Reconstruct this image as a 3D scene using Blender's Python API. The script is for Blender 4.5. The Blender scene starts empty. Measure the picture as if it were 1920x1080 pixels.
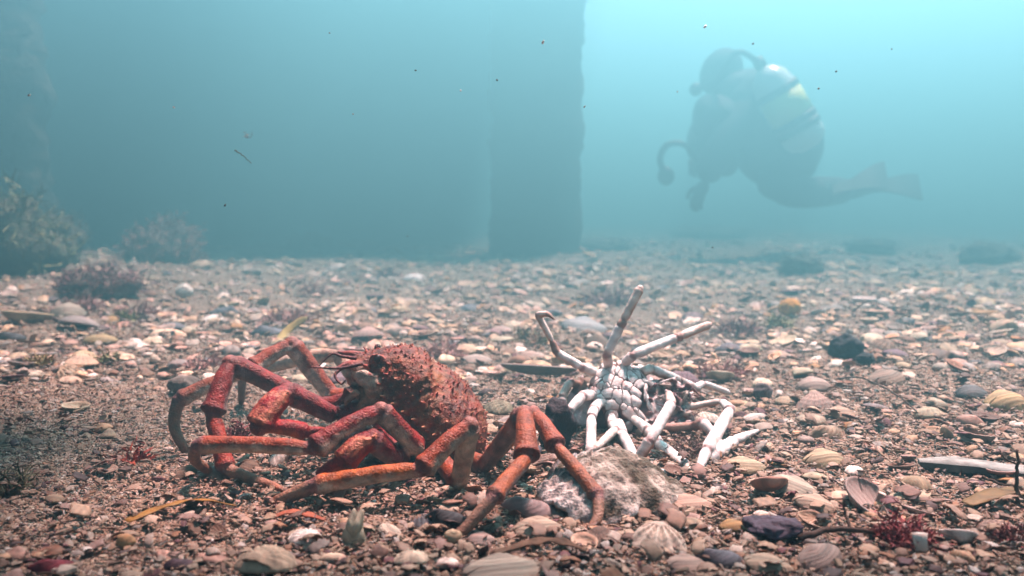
import bpy, bmesh, math, random
import numpy as np
from mathutils import Vector, Matrix, Quaternion, noise as mnoise
from mathutils.kdtree import KDTree
C = bpy.context.scene.collection
S = bpy.context.scene
rnd = random.Random(7)
rng = np.random.default_rng(11)
# ------------------------------------------------------------------ camera
CAM = Vector((0.0, 0.0, 0.20)); FPX = 1663.0; PITCH = math.radians(5.2)
cd = bpy.data.cameras.new('camera'); cam = bpy.data.objects.new('camera', cd); C.objects.link(cam)
cam.location = CAM; cam.rotation_euler = (math.radians(90) - PITCH, 0, 0)
cd.sensor_width = 36; cd.lens = 36 * FPX / 1920; cd.clip_start = 0.01; cd.clip_end = 300
cd.dof.use_dof = True; cd.dof.focus_distance = 0.70; cd.dof.aperture_fstop = 7.5
S.camera = cam
# ------------------------------------------------------------------ sky, sun, exposure
SUN_EL, SUN_AZ = math.radians(69), math.radians(36)      # azimuth from +Y (view direction) towards +X
SUN_COL = (1, .75, .81); EXPOSURE = 3.12
w = bpy.data.worlds.new('World'); S.world = w; w.use_nodes = True
nt = w.node_tree; bg = nt.nodes['Background']
sky = nt.nodes.new('ShaderNodeTexSky'); sky.sky_type = 'NISHITA'; sky.sun_disc = False
sky.sun_elevation = SUN_EL; sky.sun_rotation = SUN_AZ
nt.links.new(sky.outputs[0], bg.inputs[0]); bg.inputs[1].default_value = 0.05
sl = bpy.data.lights.new('sun', 'SUN'); sl.energy = 5; sl.angle = math.radians(9); sl.color = SUN_COL
so = bpy.data.objects.new('sun', sl); C.objects.link(so)
sd = Vector((math.sin(SUN_AZ)*math.cos(SUN_EL), math.cos(SUN_AZ)*math.cos(SUN_EL), math.sin(SUN_EL)))
so.rotation_euler = sd.to_track_quat('Z', 'Y').to_euler(); so.location = sd*20
S.view_settings.view_transform = 'Standard'; S.view_settings.look = 'None'
S.view_settings.exposure = EXPOSURE; S.view_settings.gamma = 1
S.view_settings.use_white_balance = True; S.view_settings.white_balance_temperature = 8700; S.view_settings.white_balance_tint = 42   # the camera's underwater setting
S.cycles.volume_bounces = 0; S.cycles.max_bounces = 6
# the water itself: one closed box of even density, a little scatter, red absorbed more than blue
HAZE_D, HAZE_COL, HAZE_ABS, HAZE_G = 0.84, (.10, .59, .69), (.10, .62, 1.0), 0.66
HAZE_TOP = 1.48

# ------------------------------------------------------------------ helpers
def ray(px, py):
    a = (px - 960) / FPX; b = (540 - py) / FPX
    cp, sp = math.cos(PITCH), math.sin(PITCH)
    return Vector((a, cp + b*sp, -sp + b*cp))
def at(px, py, Y):
    d = ray(px, py); return CAM + d * (Y / d.y)
def fade(x, y):
    """0 in the hollow where the two crabs stand, 1 well outside it"""
    d = np.sqrt((np.asarray(x)/.48)**2 + ((np.asarray(y)-.68)/.34)**2)
    t = np.clip((d - .8)/.9, 0, 1); return t*t*(3-2*t)
def gh(x, y):
    x = np.asarray(x, float); y = np.asarray(y, float)
    h = .010*np.sin(3.1*x+1.3)*np.sin(2.3*y+.4) + .007*np.sin(7.3*x-2.1*y) + .005*np.sin(5.1*y+4.7*x+1.) + .003*np.sin(17*x+3*np.sin(9*y)) + .003*np.sin(15*y-8*x)
    m = .050*np.exp(-((x+1.55)/.8)**2 - ((y-2.6)/1.1)**2) + .012*np.exp(-((x+.75)/.25)**2-((y-1.15)/.3)**2)
    return (h + m) * fade(x, y)
def gz(x, y): return float(gh(x, y))
def gnd(px, py):
    d = ray(px, py); z = 0.
    for _ in range(6):
        t = (z - CAM.z) / d.z; p = CAM + d*t; z = gz(p.x, p.y)
    return Vector((p.x, p.y, z))
def mesh_obj(name, V, F, m=None, parent=None, col=None, smooth=True):
    me = bpy.data.meshes.new(name)
    V = np.asarray(V, np.float32)
    if isinstance(F, np.ndarray):
        n, k = F.shape
        me.vertices.add(len(V)); me.vertices.foreach_set('co', V.ravel())
        me.loops.add(n*k); me.loops.foreach_set('vertex_index', F.ravel().astype(np.int32))
        me.polygons.add(n); me.polygons.foreach_set('loop_start', np.arange(0, n*k, k, dtype=np.int32))
        me.update(calc_edges=True)
    else:
        me.from_pydata([tuple(v) for v in V], [], F); me.update()
    if smooth: me.polygons.foreach_set('use_smooth', np.ones(len(me.polygons), bool))
    if col is not None: set_col(me, col)
    if m: me.materials.append(m)
    o = bpy.data.objects.new(name, me); C.objects.link(o)
    if parent: o.parent = parent
    return o
def set_col(me, col):
    a = me.color_attributes.new('Col', 'FLOAT_COLOR', 'POINT')
    c = np.ones((len(me.vertices), 4), np.float32); c[:, :3] = col
    a.data.foreach_set('color', c.ravel())
def tag(o, label, cat, group=None):
    o['label'] = label; o['category'] = cat
    if group: o['group'] = group
    return o
def empty(name, loc, label, cat, group=None):
    o = bpy.data.objects.new(name, None); o.location = loc; o.empty_display_size = .02; C.objects.link(o)
    return tag(o, label, cat, group)
def sst(a, b, x):
    t = np.clip((x-a)/(b-a), 0, 1); return t*t*(3-2*t)
def mixc(a, b, t):
    t = np.asarray(t)[..., None]; return np.asarray(a)*(1-t) + np.asarray(b)*t
def vnoise(P, s, seed=0.):
    """cheap smooth noise on an array of points, about -1..1"""
    P = np.asarray(P)*s + seed
    x, y, z = P[..., 0], P[..., 1], P[..., 2]
    return (np.sin(x*1.7+1.3*np.sin(y*1.1+z*.7)+.3) * np.sin(y*1.9+1.1*np.sin(z*1.3+x*.6)+1.7) + .6*np.sin(z*2.3+1.2*np.sin(x*1.2+y*.9)+2.9) + .4*np.sin((x+y-z)*3.1+.5))/1.7

# ------------------------------------------------------------------ materials
def new_mat(name, rough=.7, spec=.3):
    m = bpy.data.materials.new(name); m.use_nodes = True
    b = m.node_tree.nodes['Principled BSDF']; b.inputs['Roughness'].default_value = rough
    b.inputs['Specular IOR Level'].default_value = spec
    return m, m.node_tree, b
def N(t, kind, **kw):
    n = t.nodes.new(kind)
    for k, v in kw.items():
        if k in n.inputs: n.inputs[k].default_value = v
        else: setattr(n, k, v)
    return n
def mixmul(t, a, b, fac=1., mode='MULTIPLY'):
    n = N(t, 'ShaderNodeMix', data_type='RGBA', blend_type=mode); n.inputs[0].default_value = fac
    t.links.new(a, n.inputs[6]); t.links.new(b, n.inputs[7]); return n.outputs[2]
def ramp(t, src, stops):
    r = N(t, 'ShaderNodeValToRGB'); e = r.color_ramp.elements
    while len(e) < len(stops): e.new(.5)
    for el, (p, c) in zip(e, stops): el.position = p; el.color = (*c, 1)
    t.links.new(src, r.inputs[0]); return r.outputs[0]
def bump(t, b, src, strength, dist):
    n = N(t, 'ShaderNodeBump'); n.inputs['Strength'].default_value = strength; n.inputs['Distance'].default_value = dist
    t.links.new(src, n.inputs['Height']); t.links.new(n.outputs[0], b.inputs['Normal']); return n
def col_mat(name, rough, spec, nscale, lo, hi, bscale, bdist, objcol=False, speck=None, trans=0, coords='Object'):
    """vertex colour, broken up by two scales of noise, with a fine bump"""
    m, t, b = new_mat(name, rough, spec)
    a = N(t, 'ShaderNodeVertexColor'); a.layer_name = 'Col'
    tc = N(t, 'ShaderNodeTexCoord')
    no = N(t, 'ShaderNodeTexNoise', Scale=nscale, Detail=5., Roughness=.65); t.links.new(tc.outputs[coords], no.inputs['Vector'])
    c = mixmul(t, a.outputs[0], ramp(t, no.outputs[0], [(.3, (lo,)*3), (.7, (hi,)*3)]))
    if objcol:
        oi = N(t, 'ShaderNodeObjectInfo'); c = mixmul(t, c, oi.outputs['Color'])
    if speck:
        vo = N(t, 'ShaderNodeTexVoronoi', Scale=speck[0]); t.links.new(tc.outputs[coords], vo.inputs['Vector'])
        f = ramp(t, vo.outputs['Distance'], [(speck[1], (1,)*3), (speck[1]+.12, (0,)*3)])
        mx = N(t, 'ShaderNodeMix', data_type='RGBA'); mm = N(t, 'ShaderNodeMath', operation='MULTIPLY'); mm.inputs[1].default_value = speck[2]
        t.links.new(f, mm.inputs[0]); t.links.new(mm.outputs[0], mx.inputs[0]); t.links.new(c, mx.inputs[6]); mx.inputs[7].default_value = (*speck[3], 1); c = mx.outputs[2]
    t.links.new(c, b.inputs['Base Color'])
    n2 = N(t, 'ShaderNodeTexNoise', Scale=bscale, Detail=4.); t.links.new(tc.outputs[coords], n2.inputs['Vector'])
    bump(t, b, n2.outputs[0], .6, bdist)
    return m
M_crab = col_mat('crab_shell', .5, .25, 150, .40, 1.5, 700, .0022, speck=(330, .14, .42, (.36, .17, .07)))
M_pale = col_mat('bleached_shell', .5, .3, 110, .78, 1.12, 700, .0008)
M_shell = col_mat('sea_shell', .55, .25, 140, .7, 1.25, 800, .0006, objcol=True)
M_grit = col_mat('shell_grit', .65, .2, 260, .75, 1.3, 900, .0006)
M_stone = col_mat('stone', .8, .15, 90, .4, 1.4, 350, .003, objcol=True)
M_weed = col_mat('seaweed', .6, .15, 60, .6, 1.3, 500, .0005)
M_oyster = col_mat('oyster_shell', .75, .15, 190, .45, 1.35, 520, .004)
M_wood = col_mat('driftwood', .8, .1, 120, .5, 1.3, 500, .001)
M_rock = col_mat('weedy_rock', .9, .1, 30, .4, 1.4, 120, .01)
M_suit = col_mat('neoprene', .8, .2, 12, .7, 1.2, 90, .002)
M_pile = col_mat('crusted_timber', .9, .1, 9, .5, 1.4, 40, .02)
M_eye, t_, b_ = new_mat('eye', .12, .5); b_.inputs['Base Color'].default_value = (.035, .012, .01, 1)
M_tank, t_, b_ = new_mat('painted_tank', .3, .5); b_.inputs['Base Color'].default_value = (.42, .44, .43, 1)
M_label, t_, b_ = new_mat('tank_band', .5, .3); b_.inputs['Base Color'].default_value = (.50, .50, .13, 1)
M_rubber, t_, b_ = new_mat('black_rubber', .6, .3); b_.inputs['Base Color'].default_value = (.02, .02, .022, 1)
# sand and broken shell between the grit
M_sand, t, b = new_mat('shell_sand', .85, .15)
tc = N(t, 'ShaderNodeTexCoord')
v1 = N(t, 'ShaderNodeTexVoronoi', Scale=420.); t.links.new(tc.outputs['Object'], v1.inputs['Vector'])
v2 = N(t, 'ShaderNodeTexVoronoi', Scale=130.); t.links.new(tc.outputs['Object'], v2.inputs['Vector'])
pal = [(0, (.16, .085, .06)), (.25, (.42, .25, .165)), (.5, (.56, .37, .25)), (.75, (.46, .28, .21)), (.92, (.72, .58, .46)), (1, (.8, .72, .64))]
sp1 = N(t, 'ShaderNodeSeparateColor'); t.links.new(v1.outputs['Color'], sp1.inputs[0])
sp2 = N(t, 'ShaderNodeSeparateColor'); t.links.new(v2.outputs['Color'], sp2.inputs[0])
c1 = ramp(t, sp1.outputs[0], pal); c2 = ramp(t, sp2.outputs[1], pal)
mx = N(t, 'ShaderNodeMix', data_type='RGBA'); mx.inputs[0].default_value = .4
t.links.new(c1, mx.inputs[6]); t.links.new(c2, mx.inputs[7])
n1 = N(t, 'ShaderNodeTexNoise', Scale=5., Detail=6.); t.links.new(tc.outputs['Object'], n1.inputs['Vector'])
c3 = mixmul(t, mx.outputs[2], ramp(t, n1.outputs[0], [(.3, (.38, .38, .39)), (.7, (.64, .64, .65))]))
t.links.new(c3, b.inputs['Base Color'])
ad = N(t, 'ShaderNodeMath', operation='ADD'); t.links.new(v1.outputs['Distance'], ad.inputs[0]); t.links.new(v2.outputs['Distance'], ad.inputs[1])
bp = bump(t, b, ad.outputs[0], 1., .004); bp.invert = True

# ------------------------------------------------------------------ water, seabed
def box_vf(x0, x1, y0, y1, z0, z1):
    V = [(x, y, z) for x in (x0, x1) for y in (y0, y1) for z in (z0, z1)]
    F = [(0, 1, 3, 2), (4, 6, 7, 5), (0, 4, 5, 1), (2, 3, 7, 6), (0, 2, 6, 4), (1, 5, 7, 3)]
    return V, F
V, F = box_vf(-24, 24, -6, 40, -1.3, HAZE_TOP)
hz = mesh_obj('haze', V, F, smooth=False); hz['kind'] = 'stuff'
m = bpy.data.materials.new('water_haze'); m.use_nodes = True; t = m.node_tree; t.nodes.clear()
o_ = t.nodes.new('ShaderNodeOutputMaterial'); v = t.nodes.new('ShaderNodeVolumePrincipled')
v.inputs['Color'].default_value = (*HAZE_COL, 1); v.inputs['Absorption Color'].default_value = (*HAZE_ABS, 1)
v.inputs['Density'].default_value = HAZE_D; v.inputs['Anisotropy'].default_value = HAZE_G
t.links.new(v.outputs[0], o_.inputs['Volume']); hz.data.materials.append(m)

def axis(lo, f0, f1, hi, d, grow=1.12):
    a = list(np.arange(f0, f1, d)); s = d; x = f1
    while x < hi: a.append(x); s *= grow; x += s
    a.append(hi); s = d; x = f0 - d; pre = []
    while x > lo: pre.append(x); s *= grow; x -= s
    pre.append(lo); return np.array(pre[::-1] + a)
gx = axis(-22, -1.2, 1.3, 22, .010); gy = axis(-5, .35, 2.4, 38, .010)
X, Y = np.meshgrid(gx, gy); nx, ny = len(gx), len(gy)
fine = .0022*np.sin(61*X+5*np.sin(43*Y))*np.sin(57*Y+4*np.sin(39*X)) + .0015*np.sin(143*X+2*np.sin(97*Y))*np.sin(131*Y)
Z = gh(X, Y) + fine - .002
I = np.arange(nx*ny).reshape(ny, nx)
Fq = np.stack([I[:-1, :-1], I[:-1, 1:], I[1:, 1:], I[1:, :-1]], -1).reshape(-1, 4)
g = mesh_obj('seabed', np.stack([X, Y, Z], -1).reshape(-1, 3), Fq, M_sand); g['kind'] = 'structure'

# ------------------------------------------------------------------ pier
def pile_mesh(name, r, h, seed, taper=0.):
    na, nh = 40, 60
    th = np.linspace(0, 2*np.pi, na, endpoint=False); zz = np.linspace(0, h, nh)
    T, Zz = np.meshgrid(th, zz); P0 = np.stack([np.cos(T), np.sin(T), Zz*2.5], -1)
    R = r*(1 + .05*vnoise(P0, 2.2, seed) + .06*vnoise(P0, 6., seed+3) + .05*vnoise(P0, 15, seed+9))
    Vv = np.stack([R*np.cos(T), R*np.sin(T), Zz], -1).reshape(-1, 3)
    F = []
    for j in range(nh-1):
        for i in range(na): F.append((j*na+i, j*na+(i+1) % na, (j+1)*na+(i+1) % na, (j+1)*na+i))
    F.append(tuple(range((nh-1)*na, nh*na)))
    n = vnoise(Vv, 9, seed)
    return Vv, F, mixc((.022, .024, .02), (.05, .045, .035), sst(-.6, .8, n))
DECK_Z = 1.28
pd = empty('pier_deck', (-6, 8, DECK_Z), 'dark underside of a pier deck over the left of the water', 'pier deck')
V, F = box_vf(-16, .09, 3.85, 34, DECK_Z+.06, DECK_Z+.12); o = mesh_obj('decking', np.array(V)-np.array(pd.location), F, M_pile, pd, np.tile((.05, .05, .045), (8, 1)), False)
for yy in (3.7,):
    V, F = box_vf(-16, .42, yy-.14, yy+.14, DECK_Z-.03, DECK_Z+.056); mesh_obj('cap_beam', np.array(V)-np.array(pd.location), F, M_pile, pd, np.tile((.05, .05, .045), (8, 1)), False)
V, F = box_vf(-2.6, -.02, .903, 1.26, DECK_Z+.06, DECK_Z+.12); mesh_obj('added_shade_slab', np.array(V)-np.array(pd.location), F, M_pile, pd, np.tile((.05, .05, .045), (8, 1)), False)  # added slab overhead, out of view, to shade the left foreground
V, F = box_vf(-2.6, 2.4, .05, .90, DECK_Z+.06, DECK_Z+.12); mesh_obj('added_shade_slab', np.array(V)-np.array(pd.location), F, M_pile, pd, np.tile((.05, .05, .045), (8, 1)), False)  # second added slab above the frame, keeps sun off the nearest water
piles = [((.101, 3.7), .187, 'broad dark pier piling standing in the middle beside the bright water', 1),
         ((-1.865, 3.0), .28, 'dark pier piling cut off by the left edge of the view', 2)]
for (x, y), r, lab, sd_ in piles:
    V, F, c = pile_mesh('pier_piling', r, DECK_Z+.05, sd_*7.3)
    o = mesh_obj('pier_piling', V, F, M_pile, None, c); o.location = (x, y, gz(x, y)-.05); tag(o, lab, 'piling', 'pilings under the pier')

# ------------------------------------------------------------------ limbs and other tubes
def frames(P):
    P = np.asarray(P, float); T = np.gradient(P, axis=0); T /= np.linalg.norm(T, axis=1)[:, None] + 1e-12
    u = np.array((0, 0, 1.)) if abs(T[0][2]) < .9 else np.array((1., 0, 0))
    U = []
    for t in T:
        u = u - t*np.dot(u, t); u /= np.linalg.norm(u) + 1e-12; U.append(u)
    U = np.array(U); W = np.cross(T, U); return T, U, W
def tube(P, R, ns=12, flat=1.):
    P = np.asarray(P, float); R = np.broadcast_to(np.asarray(R, float), (len(P),)); T, U, W = frames(P)
    th = np.linspace(0, 2*np.pi, ns, endpoint=False)
    D = np.cos(th)[None, :, None]*U[:, None] + np.sin(th)[None, :, None]*W[:, None]*flat
    V = (P[:, None] + D*R[:, None, None]).reshape(-1, 3); n = len(P); F = []
    for j in range(n-1):
        for i in range(ns): F.append((j*ns+i, j*ns+(i+1) % ns, (j+1)*ns+(i+1) % ns, (j+1)*ns+i))
    F.append(tuple(range(ns))[::-1]); F.append(tuple(range((n-1)*ns, n*ns)))
    return V, F, D.reshape(-1, 3)
def spline(pts, n):
    """Catmull-Rom through pts"""
    p = [np.array(q, float) for q in pts]; p = [2*p[0]-p[1]] + p + [2*p[-1]-p[-2]]; out = []
    k = len(p)-3
    for s in np.linspace(0, k, n):
        i = min(int(s), k-1); t = s-i; a, b, c, d = p[i:i+4]
        out.append(.5*((2*b)+(-a+c)*t+(2*a-5*b+4*c-d)*t*t+(-a+3*b-3*c+d)*t**3))
    return np.array(out)
class Soup:
    def __init__(s): s.V = []; s.F = []; s.K = []; s.n = 0
    def add(s, V, F, col):
        V = np.asarray(V, float); s.V.append(V); s.F += [tuple(i+s.n for i in f) for f in F]
        s.K.append(np.broadcast_to(np.asarray(col, float), (len(V), 3))); s.n += len(V)
    def arrays(s): return np.concatenate(s.V), s.F, np.concatenate(s.K)
ICO = {}
def ico(sub):
    if sub not in ICO:
        bm = bmesh.new(); bmesh.ops.create_icosphere(bm, subdivisions=sub, radius=1)
        ICO[sub] = (np.array([v.co[:] for v in bm.verts]), [tuple(v.index for v in f.verts) for f in bm.faces]); bm.free()
    return ICO[sub]
def blob(c, ax, ay, az, sub=3):
    """ellipsoid from three half-axis vectors"""
    V, F = ico(sub); A = np.array([ax, ay, az]); return np.asarray(c) + V @ A, F, V
def smooth_remesh(name, soup, voxel, m, iters=2, keep=None):
    """melt the pieces into one skin and carry the colours over"""
    V, F, K = soup.arrays()
    tmp = mesh_obj(name+'_pieces', V, F)
    md = tmp.modifiers.new('r', 'REMESH'); md.mode = 'VOXEL'; md.voxel_size = voxel
    dg = bpy.context.evaluated_depsgraph_get(); me = bpy.data.meshes.new_from_object(tmp.evaluated_get(dg))
    old = tmp.data; bpy.data.objects.remove(tmp); bpy.data.meshes.remove(old)
    n = len(me.vertices); co = np.empty(n*3, np.float32); me.vertices.foreach_get('co', co); co = co.reshape(-1, 3).astype(float)
    ed = np.empty(len(me.edges)*2, np.int32); me.edges.foreach_get('vertices', ed); ed = ed.reshape(-1, 2)
    deg = np.bincount(ed.ravel(), minlength=n)[:, None]
    for _ in range(iters):
        s = np.zeros_like(co)
        for k in range(3): s[:, k] = np.bincount(ed[:, 0], co[ed[:, 1], k], n) + np.bincount(ed[:, 1], co[ed[:, 0], k], n)
        co = co*.5 + .5*s/np.maximum(deg, 1)
    kd = KDTree(len(V))
    for i, v in enumerate(V): kd.insert(v, i)
    kd.balance()
    cols = np.array([K[[q[1] for q in kd.find_n(v, 3)]].mean(0) for v in co])
    Fa = np.empty(len(me.loops), np.int32); me.loops.foreach_get('vertex_index', Fa)
    ls = np.empty(len(me.polygons), np.int32); me.polygons.foreach_get('loop_total', ls)
    bpy.data.meshes.remove(me)
    if (ls == 4).all(): Fl = Fa.reshape(-1, 4)
    else:
        st = np.concatenate([[0], np.cumsum(ls)]); Fl = [tuple(Fa[st[i]:st[i+1]]) for i in range(len(ls))]
    if keep is not None:
        kV, kF, kK = keep.arrays(); off = len(co)
        Fl = [tuple(f) for f in Fl] + [tuple(i+off for i in f) for f in kF]
        co = np.concatenate([co, kV]); cols = np.concatenate([cols, kK])
    return co, Fl, cols
def seg(soup, a, b, r0, r1, top, under, joint, dors=(0, 0, 1), collar=1.13, bow=0., flat=1., jend=.07, seed=0., jstart=.05, stain=False):
    """one leg segment: narrow at its root, flared collar at its far end, darker at the joints"""
    a = np.array(a, float); b = np.array(b, float); t = np.linspace(0, 1, 22)
    d = np.array(dors, float); d /= np.linalg.norm(d)
    P = a + (b-a)*t[:, None] + d*(bow*np.sin(np.pi*t))[:, None]*np.linalg.norm(b-a)
    R = (r0 + (r1-r0)*t)*(.80 + .20*sst(0, .16, t))*(1 + (collar-1)*np.exp(-((t-.93)/.06)**2))
    R[0] *= .6; R[-1] *= .72
    V, F, D = tube(P, R, 16, flat); tt = np.repeat(t, 16)
    V = V + D*(np.repeat(R, 16)*(.045*vnoise(V, 130, seed) + .05*vnoise(V, 330, seed+2)))[:, None]
    k = D @ d + .35*vnoise(V, 160, seed) + .12*vnoise(V, 420, seed)
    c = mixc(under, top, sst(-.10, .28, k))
    c = c*(1 + .28*vnoise(V, 260, seed+5) + .15*vnoise(V, 90, seed))[:, None]
    j = np.maximum(1-sst(jstart*.4, jstart*1.6, tt), sst(1-jend*1.3, 1-jend*.4, tt))
    if stain: c = mixc(c, (.34, .20, .15), .75*sst(.35, .85, vnoise(V, 75, seed+9)))
    soup.add(V, F, np.clip(mixc(c, joint, .8*j), 0, 1))
def ball(soup, p, r, col, sub=2):
    V, F, _ = blob(p, (r, 0, 0), (0, r, 0), (0, 0, r), sub); soup.add(V, F, col)

# ------------------------------------------------------------------ the red spider crab
def A(p): return np.array(at(*p))
RED, ORG, DORG = (.20, .010, .006), (.36, .080, .012), (.25, .036, .008)
PALE, GREYP, PURP = (.56, .52, .46), (.20, .16, .16), (.075, .018, .022)
DEEP = (.16, .006, .008)
red = Soup(); fine_bits = Soup()
nose, rear = A((648, 684, .685)), A((908, 822, .712))
fw = nose - rear; BL = np.linalg.norm(fw); fw /= BL
dv = np.array((.50, -.16, .85)); dv -= fw*np.dot(dv, fw); dv /= np.linalg.norm(dv); sv = np.cross(dv, fw)
tk = np.array([0, .03, .10, .18, .28, .40, .50, .60, .72, .84, .93, .98, 1])
wk = np.array([.06, .20, .31, .42, .58, .76, .88, .97, 1.0, .93, .70, .40, .04])*.048
hk = np.array([.06, .32, .62, .90, 1.06, 1.04, .94, .86, .78, .66, .48, .28, .04])*.030
vk = np.array([.06, .30, .58, .80, .80, .78, .74, .72, .74, .72, .55, .3, .04])*.027
def body_pt(t, ph):
    """ph: 0 = near margin, +90 deg = top, 180 = far margin, -90 = belly"""
    t = np.asarray(t, float); ph = np.asarray(ph, float)
    w_, h_, v_ = np.interp(t, tk, wk), np.interp(t, tk, hk), np.interp(t, tk, vk)
    c, s = np.cos(ph), np.sin(ph); hh = np.where(s > 0, h_, v_)
    y = np.sign(c)*np.abs(c)**.85*w_; z = np.sign(s)*np.abs(s)**.9*hh
    # bosses: stomach, heart, two gill lobes, with grooves between
    for (t0, y0, rt, ry, a) in ((.32, 0, .13, .024, .004), (.46, 0, .030, .03, -.0018), (.60, 0, .09, .015, .005), (.70, .026, .15, .020, .003), (.70, -.026, .15, .020, .003), (.40, .024, .07, .012, .005), (.88, 0, .06, .012, .003), (.52, .024, .03, .012, -.002)):
        z = z + np.where(s > 0, 1, 0)*a*np.exp(-((t-t0)/rt)**2 - ((y-y0)/ry)**2)*np.minimum(1, np.abs(s)*2)
    P = rear + fw*((1-t)*BL)[..., None] + sv*y[..., None] + dv*(z + .004*np.sin(np.pi*t))[..., None]
    return P
nt_, np_ = 90, 72
tt = np.concatenate([np.linspace(0, .1, 14)[:-1], np.linspace(.1, .9, 60), np.linspace(.9, 1, 18)[1:]]); nt_ = len(tt)
pp = np.linspace(-np.pi, np.pi, np_, endpoint=False); TT, PP = np.meshgrid(tt, pp, indexing='ij')
P = body_pt(TT, PP)
cen = (rear + fw*((1-TT)*BL)[..., None]); nrm = P - cen; nrm /= np.linalg.norm(nrm, axis=-1)[..., None] + 1e-9
P = P + nrm*(.0011*vnoise(P, 190) + .0009*vnoise(P, 420, 3) + .0005*vnoise(P, 900, 5))[..., None]
F = []
for j in range(nt_-1):
    for i in range(np_): F.append((j*np_+i, j*np_+(i+1) % np_, (j+1)*np_+(i+1) % np_, (j+1)*np_+i))
F += [tuple(range(np_))[::-1], tuple(range((nt_-1)*np_, nt_*np_))]
s_ = np.sin(PP)
c = mixc((.075, .015, .007), (.185, .050, .014), sst(-.5, .6, vnoise(P, 70)))
c = mixc(c, (.12, .016, .010), sst(.1, .9, vnoise(P, 130, 4))*.6)
c = mixc(c, (.24, .10, .035), .6*np.exp(-((TT-.48)/.09)**2)*(s_ > 0))
c = mixc(c, (.40, .30, .20), sst(.12, -.55, s_)*.9)
c = mixc(c, (.34, .24, .18), sst(.20, .05, TT)*sst(.5, -.1, s_))
red.add(P.reshape(-1, 3), F, c.reshape(-1, 3))
def proj(P):
    P = np.asarray(P) - np.array(CAM); cp, sp = math.cos(PITCH), math.sin(PITCH); f = P[..., 1]*cp - P[..., 2]*sp; u = P[..., 1]*sp + P[..., 2]*cp
    return 960 + FPX*P[..., 0]/f, 540 - FPX*u/f, f
tg, pg = np.meshgrid(np.linspace(.04, .6, 90), np.linspace(-1.6, 1.6, 120), indexing='ij'); PG = body_pt(tg, pg); gu, gv, gf = proj(PG)
def on_body(px, py):
    """the near flank's surface point and parameters seen at a pixel"""
    d = np.hypot(gu-px, gv-py); i = np.unravel_index(np.argmin(d + 60*(gf-gf.min())/.05*.2), d.shape); return PG[i], tg[i], pg[i]
def spine(p, n, L, r, col, tip):
    n = n/np.linalg.norm(n); q = np.array([p-n*.0015, p, p+n*L*.4, p+n*L*.8, p+n*L])
    V, F, _ = tube(q, (r*1.2, r, r*.62, r*.3, r*.06), 7); cc = np.repeat(mixc(col, tip, [0, .1, .4, .9, 1]), 7, 0)
    red.add(V, F, cc); fine_bits.add(V, F, cc)
def body_n(t, ph):
    e = .01; a = body_pt(t+e, ph) - body_pt(t-e, ph); b_ = body_pt(t, ph+e*3) - body_pt(t, ph-e*3)
    n = np.cross(a, b_); n /= np.linalg.norm(n) + 1e-9
    p = body_pt(t, ph); o = rear + fw*(1-t)*BL
    return n if np.dot(n, p-o) > 0 else -n
sp_done = []
for k in range(900):
    t0, p0 = rnd.uniform(.06, .97), rnd.uniform(-.25, np.pi+.25)
    q = body_pt(np.array(t0), np.array(p0)); big = rnd.random() < .20
    if any(np.linalg.norm(q-a) < (.0052 if big else .0036) for a in sp_done): continue
    sp_done.append(q); up = max(0, math.sin(p0)); n = body_n(np.array(t0), np.array(p0)) + fw*.25
    L = (rnd.uniform(.0030, .0052) if big else rnd.uniform(.0012, .0024)) * (1.15 - .40*t0)
    spine(q, n, L, L*(.36 if big else .55), (.20, .026, .012), (.30, .07, .03) if rnd.random() < .7 else (.50, .30, .18))
for k, t0 in enumerate(np.linspace(.2, .95, 12)):
    for side in (0.02, np.pi-.02):
        q = body_pt(np.array(t0), np.array(side)); spine(q, body_n(np.array(t0), np.array(side)) + fw*.5, .006, .0018, (.34, .06, .03), (.55, .3, .18))
# the two horns of the snout, brow spines
for sg in (1, -1):
    b0 = body_pt(np.array(.05), np.array(np.pi/2 - sg*.75)); fh = fw*.80 - dv*.60; pts = [b0 - fw*.006, b0 + fh*.007 + sv*sg*.002, b0 + fh*.014 + sv*sg*.0055, b0 + fh*.019 + sv*sg*.0085 + dv*.0015]
    q = spline(pts, 12); V, F, _ = tube(q, np.linspace(.0050, .0006, 12), 10); red.add(V, F, mixc(np.tile((.30, .05, .03), (len(V), 1)), (.16, .03, .035), np.repeat(np.linspace(0, 1, 12), 10)))
    for (tb, ph_, L) in ((.10, np.pi/2 - sg*1.0, .008), (.16, np.pi/2 - sg*1.25, .006), (.22, np.pi/2 - sg*1.1, .006), (.13, np.pi/2 - sg*.6, .005)):
        q = body_pt(np.array(tb), np.array(ph_)); spine(q, body_n(np.array(tb), np.array(ph_)) + fw*.6, L, .0016, (.30, .04, .025), (.22, .04, .04))
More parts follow.
